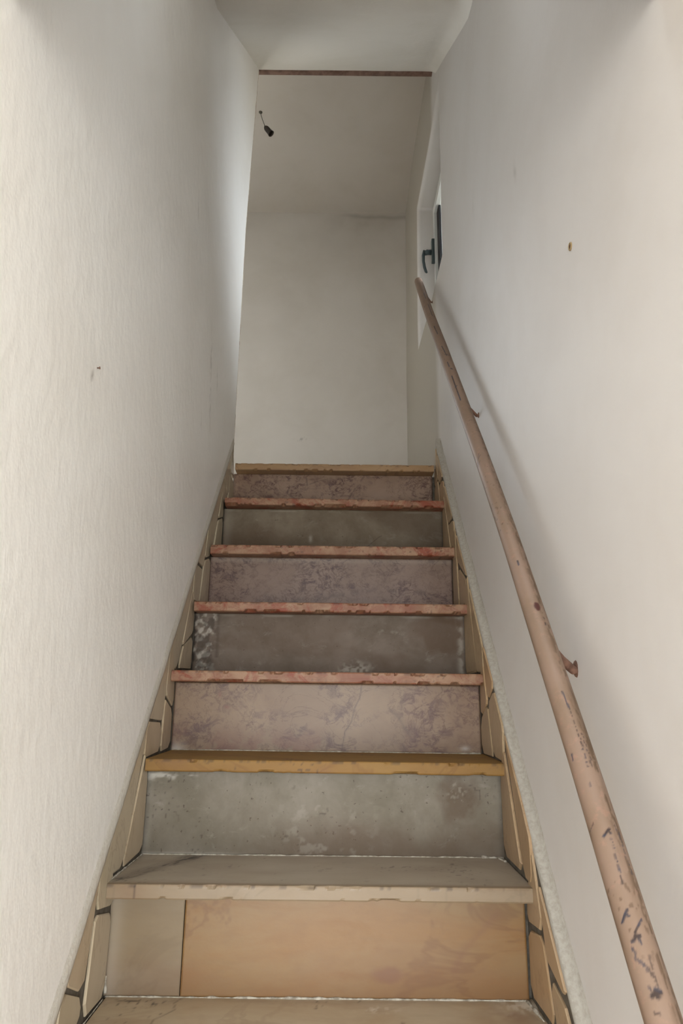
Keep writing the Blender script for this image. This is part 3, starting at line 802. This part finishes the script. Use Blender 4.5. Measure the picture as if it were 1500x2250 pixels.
def skirting(side):
    s = -1 if side == 'left' else 1
    xf = -.4085 if s < 0 else XRF                # face of the mortar bed
    xb = -.43 if s < 0 else .432
    rnd = random.Random(5 if s < 0 else 9)
    ye = Y8 + .004
    # mortar bed
    ys = np.linspace(yk(-1) - .02, ye, 60)
    m = MB()
    front = [(xf, y, skirt_top(y)) for y in ys] ; low = [(xf, y, skirt_top(y) - .36) for y in ys]
    back = [(xb, y, skirt_top(y)) for y in ys]; lowb = [(xb, y, skirt_top(y) - .36) for y in ys]
    P = np.array([low, front, back, lowb, low])
    m.grid(P if s < 0 else P[::-1])
    m.add([low[-1], front[-1], back[-1], lowb[-1]], [(0, 1, 2, 3)]); m.add([low[0], front[0], back[0], lowb[0]], [(3, 2, 1, 0)])
    B = struct(m.build('baseboard_' + side, M_MORTAR), side + ' stair skirting of broken beige marble pieces set in grey mortar')
    ORG[B.name] = (0, 0, 0)
    # shards
    for k in range(0, 8):
        y0, z0, y1, z1 = yk(k), zmid(k), yk(k + 1), zmid(k + 1)
        reg = [(y0 - .004, z0 + .001), (y1 + OV, z0 + .001), (y1 + OV, z1 - .026), (y1 - .004, skirt_top(y1 - .004) - .001), (y0 - .004, skirt_top(y0 - .004) - .001)]
        cells = []
        # main split: from the upper corner down to the tread
        ang = rnd.uniform(70, 84) if k % 2 else rnd.uniform(58, 72)
        px = y1 - rnd.uniform(.02, .05); pz = z1 - .03
        nx, ny = math.sin(math.radians(ang)), -math.cos(math.radians(ang)); c = nx * px + ny * pz
        upper = clip(reg, nx, ny, c); lower = clip(reg, -nx, -ny, -c)
        for piece, big in ((upper, 1), (lower, 0)):
            if len(piece) < 3: continue
            a = rnd.uniform(-30, 30) if big else rnd.uniform(-20, 40)
            nx2, ny2 = math.sin(math.radians(a)), math.cos(math.radians(a))
            qx = sum(p[0] for p in piece) / len(piece); qz = sum(p[1] for p in piece) / len(piece)
            c2 = nx2 * qx + ny2 * (qz + rnd.uniform(-.03, .03))
            if (big and rnd.random() < .45) or (not big and rnd.random() < .6):
                cells += [clip(piece, nx2, ny2, c2), clip(piece, -nx2, -ny2, -c2)]
            else: cells.append(piece)
        for cpoly in cells:
            if len(cpoly) < 3: continue
            if parea(cpoly) < 0: cpoly = cpoly[::-1]
            p = inset(cpoly, rnd.choice((.003, .0045, .007)), rnd)
            if len(p) < 3 or abs(parea(p)) < 1.2e-4: continue
            p = chamfer(p, .017, rnd)
            th = .0045; t2 = .0025
            cx = sum(q[0] for q in p) / len(p); cz = sum(q[1] for q in p) / len(p)
            n = len(p)
            tilt = rnd.uniform(-.006, .006)
            v = [(xf + s * .002, a, b) for a, b in p] + [(xf - s * t2, a, b) for a, b in p] + \
                [(xf - s * (th + tilt * (a - cx) * 3), cx + (a - cx) * .965, cz + (b - cz) * .965) for a, b in p]
            f = [[i, (i + 1) % n, n + (i + 1) % n, n + i] for i in range(n)] + [[n + i, n + (i + 1) % n, 2 * n + (i + 1) % n, 2 * n + i] for i in range(n)]
            f.append([2 * n + i for i in range(n)])
            mm = MB(); mm.add(v, f if s < 0 else [q[::-1] for q in f])
            mm.build('stone_shard', SH[side][rnd.random() < .45], B)
    # plaster lip finishing the top of the skirting
    ys = np.linspace(yk(-1) - .02, ye if s > 0 else Y8 - .012, 420)
    P = []
    for y in ys:
        zt_ = float(skirt_top(y)); j = .0045 * (float(fbm(y * 30, 1.0 * s, 3)) - .5) + .0025 * (float(fbm(y * 120, 2.0 * s, 7)) - .5)
        if s > 0:
            xwv = float(xw_right(zt_, y))
            P.append([(xf - .0005, y + .006 + j, zt_ - .010 + j), (xf - .0005, y - .001 + j, zt_ + .001 + j), (xf + .004, y, zt_ + .004), (xwv - .004, y - .002 + j, zt_ + .006), (xwv + .002, y - .012 + j * 2, zt_ + .022)])
        else:
            P.append([(xf + .001, y + .006 + j, zt_ - .009 + j), (xf + .007, y + .004 + j, zt_ - .006 + j), (xf + .0095 + j * .4, y - .003 + j, zt_ + .004), (xf + .0085, y - .012, zt_ + .016), (XL - .0015, y - .022 + j * 2, zt_ + .030)])
    m = MB(); A = np.array(P); m.grid(A if s < 0 else A[:, ::-1])
    if s > 0:
        # little upright return where the skirting stops at the landing
        mm = MB(); mm.box((XRF - .001, Y8 - .004, zmid(8) - .02), (.43, Y8 + .012, skirt_top(Y8) + .03))
        o = bevel(mm.build('end_return', M_EDGE_GREYER, B), .004); o['label'] = 'plaster return closing the top end of the skirting'
    m.build('plaster_lip', M_EDGE if s < 0 else M_EDGE_GREYER, B, True)['label'] = 'rough white plaster lip along the top of the skirting'
skirting('left'); skirting('right')

# ================================================================== HANDRAIL
RAIL = [(.3625, 1.285, 2.148), (.3611, 1.1707, 2.0247), (.3600, .8998, 1.7332), (.3628, .7176, 1.5371), (.3642, .3217, 1.1112), (.3655, .1379, .9134),
        (.3640, -.1221, .6337), (.3600, -.2590, .4864), (.3573, -.3648, .3725), (.3545, -.4963, .2310), (.3492, -.5918, .1282), (.3459, -.6512, .0643), (.343, -.78, -.075)]
RR = .0182
def rail():
    HR = empty('handrail', (.343, -.78, -.075))
    pts = [Vector(p) for p in RAIL]
    # smooth the axis and resample
    cum = [0]
    for a, b in zip(pts[:-1], pts[1:]): cum.append(cum[-1] + (b - a).length)
    cum = np.array(cum); A = np.array([tuple(p) for p in pts]); L = cum[-1]
    t = np.linspace(0, L, 1700)
    C = np.stack([np.interp(t, cum, A[:, i]) for i in range(3)], 1)
    ker = np.ones(161) / 161
    for i in range(3):
        e = np.concatenate([C[0, i] - (C[1, i] - C[0, i]) * np.arange(80, 0, -1), C[:, i], C[-1, i] + (C[-1, i] - C[-2, i]) * np.arange(1, 81)])
        C[:, i] = np.convolve(e, ker, 'valid')
    seg = 72
    ax = (A[-1] - A[0]); ax /= np.linalg.norm(ax)
    side = np.array([1., 0, 0]); side -= ax * side.dot(ax); side /= np.linalg.norm(side)
    upn = np.cross(side, ax)
    if upn[2] < 0: upn = -upn
    th = np.linspace(0, 2 * np.pi, seg, endpoint=False)
    # rounded top end
    caps = [(-.016, .15), (-.0155, .35), (-.013, .6), (-.009, .82), (-.004, .95)]
    rows = []; T = []
    for d, k in caps: rows.append((C[0] + ax * d, RR * k)); T.append(d)
    for c, tt in zip(C, t): rows.append((c, RR * (1 + .012 * (float(vnoise(tt * 9, 0., 4)) - .5)))); T.append(tt)
    V = np.array([c + r * (np.cos(a) * side + np.sin(a) * upn) for c, r in rows for a in th])
    TT_ = np.repeat(np.array(T), seg); TH = np.tile(th, len(rows))
    m = MB(); m.v = [tuple(v) for v in V]
    i = np.arange((len(rows) - 1) * seg); r_ = i // seg; k_ = i % seg; a0 = r_ * seg + k_; a1 = r_ * seg + (k_ + 1) % seg
    m.f = np.stack([a0, a1, a1 + seg, a0 + seg], 1).tolist()
    m.f.append(list(range(seg))[::-1]); m.f.append([(len(rows) - 1) * seg + q for q in range(seg)])
    # the face seen from below-left is angle ~ pi .. 1.5 pi; v = distance round the tube measured from there
    def paint(x, y, z):
        # v in metres round the tube, 0 on the middle of the face that looks at the stairs foot
        vv = -(np.mod(TH - VC + np.pi, 2 * np.pi) - np.pi) * RR
        u = TT_
        r = np.zeros_like(u); g = np.zeros_like(u); b = np.zeros_like(u)
        rnd = random.Random(4)
        wob = .0014 * (fbm(u * 160, vv * 300, 2) - .5)
        uw = u + .0022 * (fbm(u * 220, vv * 260, 6) - .5)
        for (u0, v0, u1, v1, wdt, k) in STROKES:
            sel = (u > min(u0, u1) - .012) & (u < max(u0, u1) + .012)
            d = segdist(uw[sel], vv[sel], [(u0, v0), (u1, v1)]) + .7 * wob[sel]
            b[sel] = np.maximum(b[sel], k * (1 - sstep(.45, 1.25, np.clip(d, 0, 1) / wdt)))
        # brown knot where paint has come off
        kn = np.exp(-((u - KNOT[0]) / .012) ** 2 - ((vv - KNOT[1]) / .0065) ** 2)
        r = np.maximum(r, sstep(.3, .6, kn * (.6 + .7 * fbm(u * 120, vv * 300, 5))))
        # grime and worn paint along the wall-side flank, heavier towards the foot
        fl = np.exp(-((vv - .0185) / .0068) ** 2); low = .35 + .65 * sstep(.9, 2.3, u)
        chip = sstep(.46, .56, fbm(u * 60, vv * 260, 6)) * fl
        g = np.maximum(g, low * (chip * .9 + .5 * fl * sstep(.35, .65, fbm(u * 12, vv * 120, 3))))
        fl2 = np.exp(-((vv + .0225) / .0035) ** 2) * sstep(.52, .64, fbm(u * 36, vv * 120, 12))
        g = np.maximum(g, .45 * fl2)
        # sparse small chips
        ch = sstep(.74, .80, fbm(u * 130, vv * 210, 44, 2)) * sstep(.5, .62, fbm(u * 6, u * 0 + 2, 19))
        g = np.maximum(g, .7 * ch * (np.abs(vv) < .022))
        return np.stack([r, g, b, np.ones_like(u)], 1)
    n = NT('chipped_pink_paint', .54, .35)
    c = n.mix(n.ramp(n.noise(9, 4, .6), .35, .7), lin((133, 110, 94)), lin((125, 103, 85)))
    c = n.mix(n.math('MULTIPLY', n.ramp(n.noise(70, 4, .6), .55, .72), .3), c, lin((164, 122, 104)))
    mk = n.marks()
    c = n.mix(mk[1], c, lin((92, 72, 54)))
    c = n.mix(mk[0], c, lin((70, 34, 27)))
    c = n.mix(mk[2], c, n.mix(n.ramp(n.noise(30, 2), .45, .55), lin((44, 33, 31)), lin((38, 44, 60))))
    h = n.math('SUBTRACT', n.math('MULTIPLY', n.noise(60, 4, .6), .3), n.math('ADD', mk[2], mk[1]))
    n.bump(h, .25, .0012)
    n.color(c)
    o = m.build('rail', n.m, HR, True, paint)
    tag(HR, 'chipped pale pink round handrail fixed along the right wall', 'handrail')
    # brackets
    for (y, z, r) in ((.4113 - .01, 1.1292, .0045), (-.2612 - .01, .3966, .0075), (1.262, 2.030, .0032)):
        i = int(np.argmin((C[:, 1] - y) ** 2 + (C[:, 2] - z) ** 2)); c0 = C[i]
        xwv = float(xw_right(z, y))
        mm = MB()
        mm.tube([(c0[0] + .006, c0[1], c0[2]), (.5 * (c0[0] + xwv), .5 * (c0[1] + y), .5 * (c0[2] + z) - .004), (xwv - .006, y, z - .002), (xwv + .008, y, z)], [r, r, r * 1.0, r * 1.1], 10)
        mm.tube([(xwv - .003, y - .001, z), (xwv - .0005, y, z), (xwv + .006, y, z)], [r * .8, r * 1.9, r * 2.0], 12)
        mm.build('bracket', M_IRON, HR, True)['label'] = 'short rusty bracket'
    return HR
# strokes: (u0, v0, u1, v1, width, strength); u metres from the top end, v metres round the tube
VC = math.radians(113)
STROKES = [(0.094, -0.0085, 0.094, 0.0095, 0.0016, 0.6), (0.267, 0.0065, 0.354, 0.0067, 0.0016, 0.7), (0.433, 0.0074, 0.593, 0.0084, 0.0017, 0.75), (0.716, -0.0001, 0.807, 0.0017, 0.0017, 0.95), (0.935, 0.0008, 1.028, 0.005, 0.0017, 0.95), (1.016, 0.0013, 1.028, 0.0137, 0.0022, 0.6), (1.086, 0.0007, 1.129, 0.0008, 0.0018, 0.9), (1.144, 0.0039, 1.152, 0.0068, 0.003, 0.95), (1.203, -0.0014, 1.389, -0.0017, 0.0017, 0.95), (1.292, -0.0029, 1.284, 0.0026, 0.0022, 0.8), (1.705, -0.0031, 1.764, -0.0241, 0.0011, 0.55), (1.715, -0.0008, 1.743, -0.0204, 0.001, 0.5), (1.739, -0.0077, 1.755, -0.0166, 0.001, 0.5), (2.138, -0.0002, 2.151, -0.0002, 0.0019, 0.9), (2.296, 0.0134, 2.298, 0.0137, 0.0018, 0.7), (2.309, 0.013, 2.314, 0.0122, 0.0018, 0.8), (2.457, 0.0031, 2.491, 0.0053, 0.001, 0.85), (2.489, 0.0056, 2.492, 0.0055, 0.0011534321226851594, 0.691332408751496), (2.496, 0.0053, 2.499, 0.0052, 0.0010557513650456564, 0.636057819037032), (2.503, 0.0056, 2.504, 0.0056, 0.0012097762473113373, 0.6063983516328896), (2.511, 0.0057, 2.513, 0.0056, 0.0014495242694573768, 0.5686723717232619), (2.514, 0.0059, 2.517, 0.0058, 0.000909502259275641, 0.5857775898124599), (2.521, 0.006, 2.522, 0.006, 0.0009986204690908029, 0.6659374626011878), (2.527, 0.0058, 2.53, 0.0057, 0.001187810281597261, 0.7218852192066777), (2.535, 0.0057, 2.538, 0.0056, 0.0009568549909216659, 0.7922708447785762), (2.541, 0.0076, 2.544, 0.0075, 0.0010859618299231988, 0.7441718859459753), (2.547, 0.0064, 2.55, 0.0063, 0.0012256350049183126, 0.883347201700152), (2.552, 0.0067, 2.554, 0.0067, 0.001452612362883241, 0.6862590154972623), (2.559, 0.0054, 2.56, 0.0053, 0.0015555734482233165, 0.8894089128157825), (2.566, 0.0063, 2.57, 0.0062, 0.000961842321540608, 0.6454883634549983), (2.572, 0.0055, 2.573, 0.0054, 0.001547870480657193, 0.6988877709677449), (2.579, 0.005, 2.58, 0.005, 0.0011185607174309488, 0.8395260838684203), (2.585, 0.0049, 2.586, 0.0049, 0.0014141315561034672, 0.6369799671346685), (2.534, 0.011, 2.535, 0.011, 0.001409095188366037, 0.7657430253912496), (2.538, 0.0125, 2.54, 0.0124, 0.001023232450772697, 0.6210591499682038), (2.545, 0.0102, 2.548, 0.0101, 0.0012139293174242992, 0.6964015686336421), (2.55, 0.012, 2.553, 0.0119, 0.0011977720554022708, 0.6128323830432223), (2.559, 0.0107, 2.561, 0.0106, 0.001111768900318969, 0.6542876857701904), (2.564, 0.0123, 2.565, 0.0122, 0.0013058958563467449, 0.7796427679553378), (2.571, 0.0121, 2.575, 0.012, 0.0016904307318862707, 0.6009580932252446), (2.577, 0.0098, 2.58, 0.0097, 0.0012837144009725655, 0.5520174415487462), (2.583, 0.0102, 2.585, 0.0102, 0.0012251059303493633, 0.626459647783353), (2.561, -0.0112, 2.57, -0.012, 0.0016, 0.9), (2.609, 0.0006, 2.615, 0.0002, 0.0012, 0.5), (2.661, -0.0099, 2.667, -0.019, 0.001, 0.7), (2.673, 0.0063, 2.681, -0.0023, 0.002, 0.95), (2.674, 0.0042, 2.678, 0.0063, 0.0018, 0.9), (2.685, 0.0049, 2.686, 0.0049, 0.0013762831992390286, 0.7158280279661385), (2.689, 0.0058, 2.69, 0.0058, 0.0009658883310403065, 0.6075796423180506), (2.693, 0.005, 2.694, 0.005, 0.0008744845126903497, 0.8567773312324604), (2.696, 0.0051, 2.697, 0.0051, 0.001185000019860459, 0.7487416116682363), (2.7, 0.0051, 2.701, 0.0051, 0.0009373682158106997, 0.6579230211679442), (2.704, 0.0038, 2.707, 0.0038, 0.001403749632088558, 0.6078292760145366), (2.708, 0.0034, 2.71, 0.0034, 0.0012844796264666499, 0.5482559132780693), (2.712, 0.0046, 2.713, 0.0046, 0.0011922648162463658, 0.894824785009508), (2.717, 0.0035, 2.72, 0.0035, 0.0013790147452041421, 0.5407971165116797), (2.722, 0.0035, 2.723, 0.0035, 0.001307063435207366, 0.7367243392700921), (2.725, 0.004, 2.725, 0.004, 0.0008271069543454554, 0.5801233724560885), (2.73, 0.0027, 2.732, 0.0027, 0.001308995733726139, 0.7437895185933923), (2.734, 0.003, 2.736, 0.003, 0.001372333664044497, 0.8369318593578692), (2.737, 0.002, 2.738, 0.002, 0.0011305965100369326, 0.8266113795081615), (2.662, 0.0144, 2.665, 0.0144, 0.0008700215705221797, 0.450143870382071), (2.667, 0.0147, 2.669, 0.0147, 0.001081493651476797, 0.5943054410149052), (2.672, 0.0154, 2.674, 0.0153, 0.001256778192162833, 0.6006994268507662), (2.677, 0.0182, 2.679, 0.0181, 0.0014709127117487715, 0.650652641119746), (2.681, 0.0169, 2.684, 0.0169, 0.001370212783544236, 0.6185568902187268), (2.685, 0.0187, 2.688, 0.0186, 0.0011303445350891422, 0.4807463248905968), (2.692, 0.0176, 2.693, 0.0176, 0.0013233427909962819, 0.5877216556789525), (2.697, 0.0173, 2.698, 0.0172, 0.0010226165501794051, 0.5326923025302964), (2.701, 0.0172, 2.702, 0.0171, 0.0015523534907616017, 0.5461397986086465), (2.706, 0.0162, 2.707, 0.0162, 0.0011268285015441238, 0.6358466705662063), (2.71, 0.0181, 2.711, 0.0181, 0.0011793006946094267, 0.5137456924607345), (2.714, 0.0184, 2.715, 0.0184, 0.0014478444629922496, 0.5922067296102653), (2.721, 0.0181, 2.723, 0.0181, 0.0009701937307818763, 0.5931549423672847), (2.724, 0.0179, 2.726, 0.0179, 0.0014346719682018123, 0.6113043525365396), (2.765, -0.0008, 2.776, -0.0111, 0.0016, 0.9), (2.769, -0.0045, 2.772, -0.0013, 0.0014, 0.8), (2.776, 0.0104, 2.788, 0.0002, 0.0012, 0.85), (2.788, 0.0002, 2.796, -0.0034, 0.0016, 0.9), (2.796, -0.0064, 2.792, 0.0036, 0.0018, 0.9), (2.791, 0.0008, 2.8, 0.0024, 0.0014, 0.85), (2.802, -0.0081, 2.803, -0.0081, 0.0015877107493779906, 0.792956643838913), (2.803, -0.0072, 2.804, -0.0072, 0.0012054887432855718, 0.6399624002641793), (2.805, -0.0072, 2.807, -0.0072, 0.0010353865314009602, 0.572206591778558), (2.806, -0.0064, 2.808, -0.0064, 0.0017622130565387783, 0.4879677528161113), (2.81, -0.0074, 2.81, -0.0074, 0.0014407315321582654, 0.770921079963754), (2.811, -0.0078, 2.813, -0.0078, 0.0015419711223424875, 0.6296809151183939), (2.813, -0.0077, 2.814, -0.0077, 0.0013810169700753342, 0.5970849234497898), (2.814, -0.0058, 2.815, -0.0058, 0.0014610052794209213, 0.5683356954658224), (2.815, -0.0048, 2.817, -0.0048, 0.0012910949097099495, 0.6269097529252581), (2.816, -0.0031, 2.818, -0.0031, 0.0011315793601302526, 0.7171580393322445), (2.818, -0.0023, 2.819, -0.0023, 0.00141924120886381, 0.6127635131006218), (2.818, -0.0014, 2.82, -0.0014, 0.0014204503012827656, 0.7027713483254301), (2.821, 0.0009, 2.821, 0.0009, 0.0012394362552855896, 0.6696302999434794), (2.823, 0.0005, 2.825, 0.0005, 0.0016926567399036584, 0.6311436788122888), (2.823, 0.0026, 2.824, 0.0026, 0.0013689169710897104, 0.7173911042187093), (2.825, 0.0028, 2.826, 0.0028, 0.0012525179825248521, 0.5761340493817727), (2.827, 0.0029, 2.828, 0.0029, 0.0016309163156837743, 0.7348450242504155), (2.828, 0.0041, 2.83, 0.0041, 0.0017253227195562972, 0.695974006357372), (2.812, 0.0065, 2.814, 0.0064, 0.0013240674394133672, 0.48516393183364137), (2.815, 0.0055, 2.816, 0.0054, 0.0013176862436550041, 0.5539497028246727), (2.819, 0.0062, 2.82, 0.0062, 0.001465652167784031, 0.5935109869089631), (2.822, 0.0061, 2.824, 0.0061, 0.0011703437554983229, 0.48126429702955176), (2.827, 0.0051, 2.828, 0.0051, 0.00116126201869926, 0.4398639965300556), (2.83, 0.0057, 2.832, 0.0056, 0.0011794600573583362, 0.6957298424398759), (2.834, 0.0053, 2.835, 0.0053, 0.001506044902465449, 0.682865095727016), (2.838, 0.0053, 2.839, 0.0053, 0.0015348235913345877, 0.5987068657144738), (2.842, 0.0045, 2.844, 0.0045, 0.0009349663620121214, 0.5475253901896612), (2.847, 0.005, 2.848, 0.005, 0.000940351592161011, 0.5449984141050127), (2.846, -0.0025, 2.844, 0.0055, 0.003, 0.9), (2.842, 0.0026, 2.848, 0.0022, 0.0028, 0.9), (2.839, -0.0032, 2.842, -0.0024, 0.0015, 0.7), (2.86, -0.0055, 2.862, -0.0014, 0.0014, 0.7)]
KNOT = (2.269, 0.0082)
rail()

# ================================================================== WINDOW in the recess
def window():
    XF = .512                                   # room-side face of the fixed frame
    y0, y1, z0, z1 = WY0, WY1, WZ0, WZ1
    W_ = empty('window_1', (XF, .5 * (y0 + y1), z0)); struct(W_, 'small white aluminium casement window deep in the right wall recess')
    def ring(xa, xb, ya, yb, za, zb, wdt, name, mat, bev=.002):
        m = MB()
        m.box((xa, ya, za), (xb, ya + wdt, zb)); m.box((xa, yb - wdt, za), (xb, yb, zb))
        m.box((xa, ya + wdt, zb - wdt), (xb, yb - wdt, zb)); m.box((xa, ya + wdt, za), (xb, yb - wdt, za + wdt))
        return bevel(m.build(name, mat, W_), bev)
    ring(XF, XF + .05, y0, y1, z0, z1 - .004, .035, 'window_frame', M_ALU)
    sash = ring(XF - .012, XF + .035, y0 + .025, y1 - .025, z0 + .025, z1 - .03, .06, 'window_sash', M_ALU)
    ring(XF - .016, XF + .006, y0 + .084, y1 - .084, z0 + .084, z1 - .089, .012, 'glazing_bead', M_ALU, .001)
    m = MB(); m.box((XF - .002, y1 - .160, z0 + .096), (XF + .009, y1 - .096, z1 - .101)); m.build('gasket', M_GASK, W_)
    m = MB(); m.box((XF + .010, y0 + .073, z0 + .073), (XF + .016, y1 - .073, z1 - .078))
    m.build('pane', M_GLASS, W_)
    # espagnolette handle on the far stile
    hy, hz = y1 - .062, 2.60
    m = MB(); m.box((XF - .030, hy - .016, hz - .075), (XF - .011, hy + .016, hz + .06))
    h = bevel(m.build('handle', M_HANDLE, W_), .004, 3); h['label'] = 'dark grey-green window handle'
    m = MB(); m.tube([(XF - .028, hy, hz - .015), (XF - .050, hy, hz - .015), (XF - .066, hy, hz - .020)], [.014, .0135, .0125], 14)
    m.tube([(XF - .052, hy, hz - .005), (XF - .066, hy, hz - .010), (XF - .073, hy, hz - .035), (XF - .073, hy, hz - .07), (XF - .068, hy, hz - .105), (XF - .061, hy, hz - .130), (XF - .056, hy, hz - .137)],
           [.008, .0105, .0085, .0075, .0075, .007, .004], 14)
    m.build('lever', M_HANDLE, h, True)
window()
# hallway window round the corner: plain frame with a mullion and two panes
W2 = empty('window_2', (.5 * (HX0 + HX1), YB + .08, HZ0)); struct(W2, 'hallway window round the corner of the landing')
m = MB(); xm = .5 * (HX0 + HX1)
for (a, b) in (((HX0, HZ0), (HX0 + .05, HZ1)), ((HX1 - .05, HZ0), (HX1, HZ1)), ((xm - .03, HZ0 + .05), (xm + .03, HZ1 - .05)), ((HX0 + .05, HZ0), (HX1 - .05, HZ0 + .05)), ((HX0 + .05, HZ1 - .05), (HX1 - .05, HZ1))):
    m.box((a[0], YB + .05, a[1]), (b[0], YB + .10, b[1]))
m.build('window_frame', M_ALU, W2)
for (a, b) in ((HX0 + .05, xm - .03), (xm + .03, HX1 - .05)):
    m = MB(); m.box((a, YB + .073, HZ0 + .05), (b, YB + .077, HZ1 - .05)); m.build('pane', M_GLASS, W2)

# ================================================================== SMALL THINGS
# dangling lamp holder under the landing ceiling
LH = empty('lamp_holder', (-.4326, 1.5775, ZC))
tag(LH, 'empty dark brown lamp holder dangling on a short wire from the landing ceiling', 'lamp holder')
m = MB(); m.tube([(-.4326, 1.5775, ZC + .002), (-.4326, 1.5775, ZC - .004), (-.4326, 1.5775, ZC - .008)], [.010, .009, .004], 14)
m.build('ceiling_hook', M_WIRE, LH, True)
m = MB(); m.tube([(-.4326, 1.5775, ZC - .004), (-.4266, 1.578, ZC - .03), (-.417, 1.578, ZC - .06), (-.409, 1.578, ZC - .082), (-.4065, 1.578, ZC - .10)], .0018, 8)
m.build('cord', M_WIRE, LH, True)
a = Vector((-.4055, 1.578, ZC - .094)); d = Vector((.036, .0, -.047)).normalized()
prf = [(0, .003), (.001, .0075), (.005, .0095), (.010, .0125), (.018, .0142), (.030, .0146), (.044, .0148), (.050, .0158), (.058, .0178), (.0585, .0165), (.050, .0132), (.022, .0125), (.020, .001)]
m = MB(); e1 = d.cross(Vector((0, 1, 0))).normalized(); e2 = d.cross(e1); sg = 24
V = [a + d * q + r * (math.cos(2 * math.pi * i / sg) * e1 + math.sin(2 * math.pi * i / sg) * e2) for q, r in prf for i in range(sg)]
m.add(V, [[j * sg + i, j * sg + (i + 1) % sg, (j + 1) * sg + (i + 1) % sg, (j + 1) * sg + i] for j in range(len(prf) - 1) for i in range(sg)])
m.build('socket', M_BAKE, LH, True)

# wall plug in the right wall
py, pz = -.401, 1.104; px = float(xw_right(pz, py))
WP = empty('wall_plug', (px, py, pz)); tag(WP, 'small beige and brown plug hole in the right wall', 'wall plug')
m = MB(); sg = 20
prf = [(.004, .0072), (-.0014, .0068), (-.0022, .0058), (-.0018, .0048), (.003, .0044)]
m.add([(px + q, py + r * math.cos(2 * math.pi * i / sg), pz + r * math.sin(2 * math.pi * i / sg) * 1.08) for q, r in prf for i in range(sg)],
      [[j * sg + i, j * sg + (i + 1) % sg, (j + 1) * sg + (i + 1) % sg, (j + 1) * sg + i] for j in range(len(prf) - 1) for i in range(sg)])
m.build('collar', M_PLUGB, WP, True)
m = MB(); m.tube([(px + .004, py, pz), (px + .0005, py + .0012, pz), (px - .0012, py + .0014, pz - .0002)], [.0046, .0044, .003], 14)
m.build('core', M_HOLE, WP, True)

# nail in the left wall
ny, nz = -.327, .901; nx = float(xw_left(nz))
m = MB(); dv = Vector((1, .12, .10)).normalized(); b0 = Vector((nx, ny, nz))
m.tube([b0 - dv * .008, b0 + dv * .0035, b0 + dv * .0037, b0 + dv * .0050], [.0011, .0011, .0026, .0022], 12)
tag(m.build('nail', M_IRON, None, True), 'small dark nail sticking out of the left wall', 'nail')
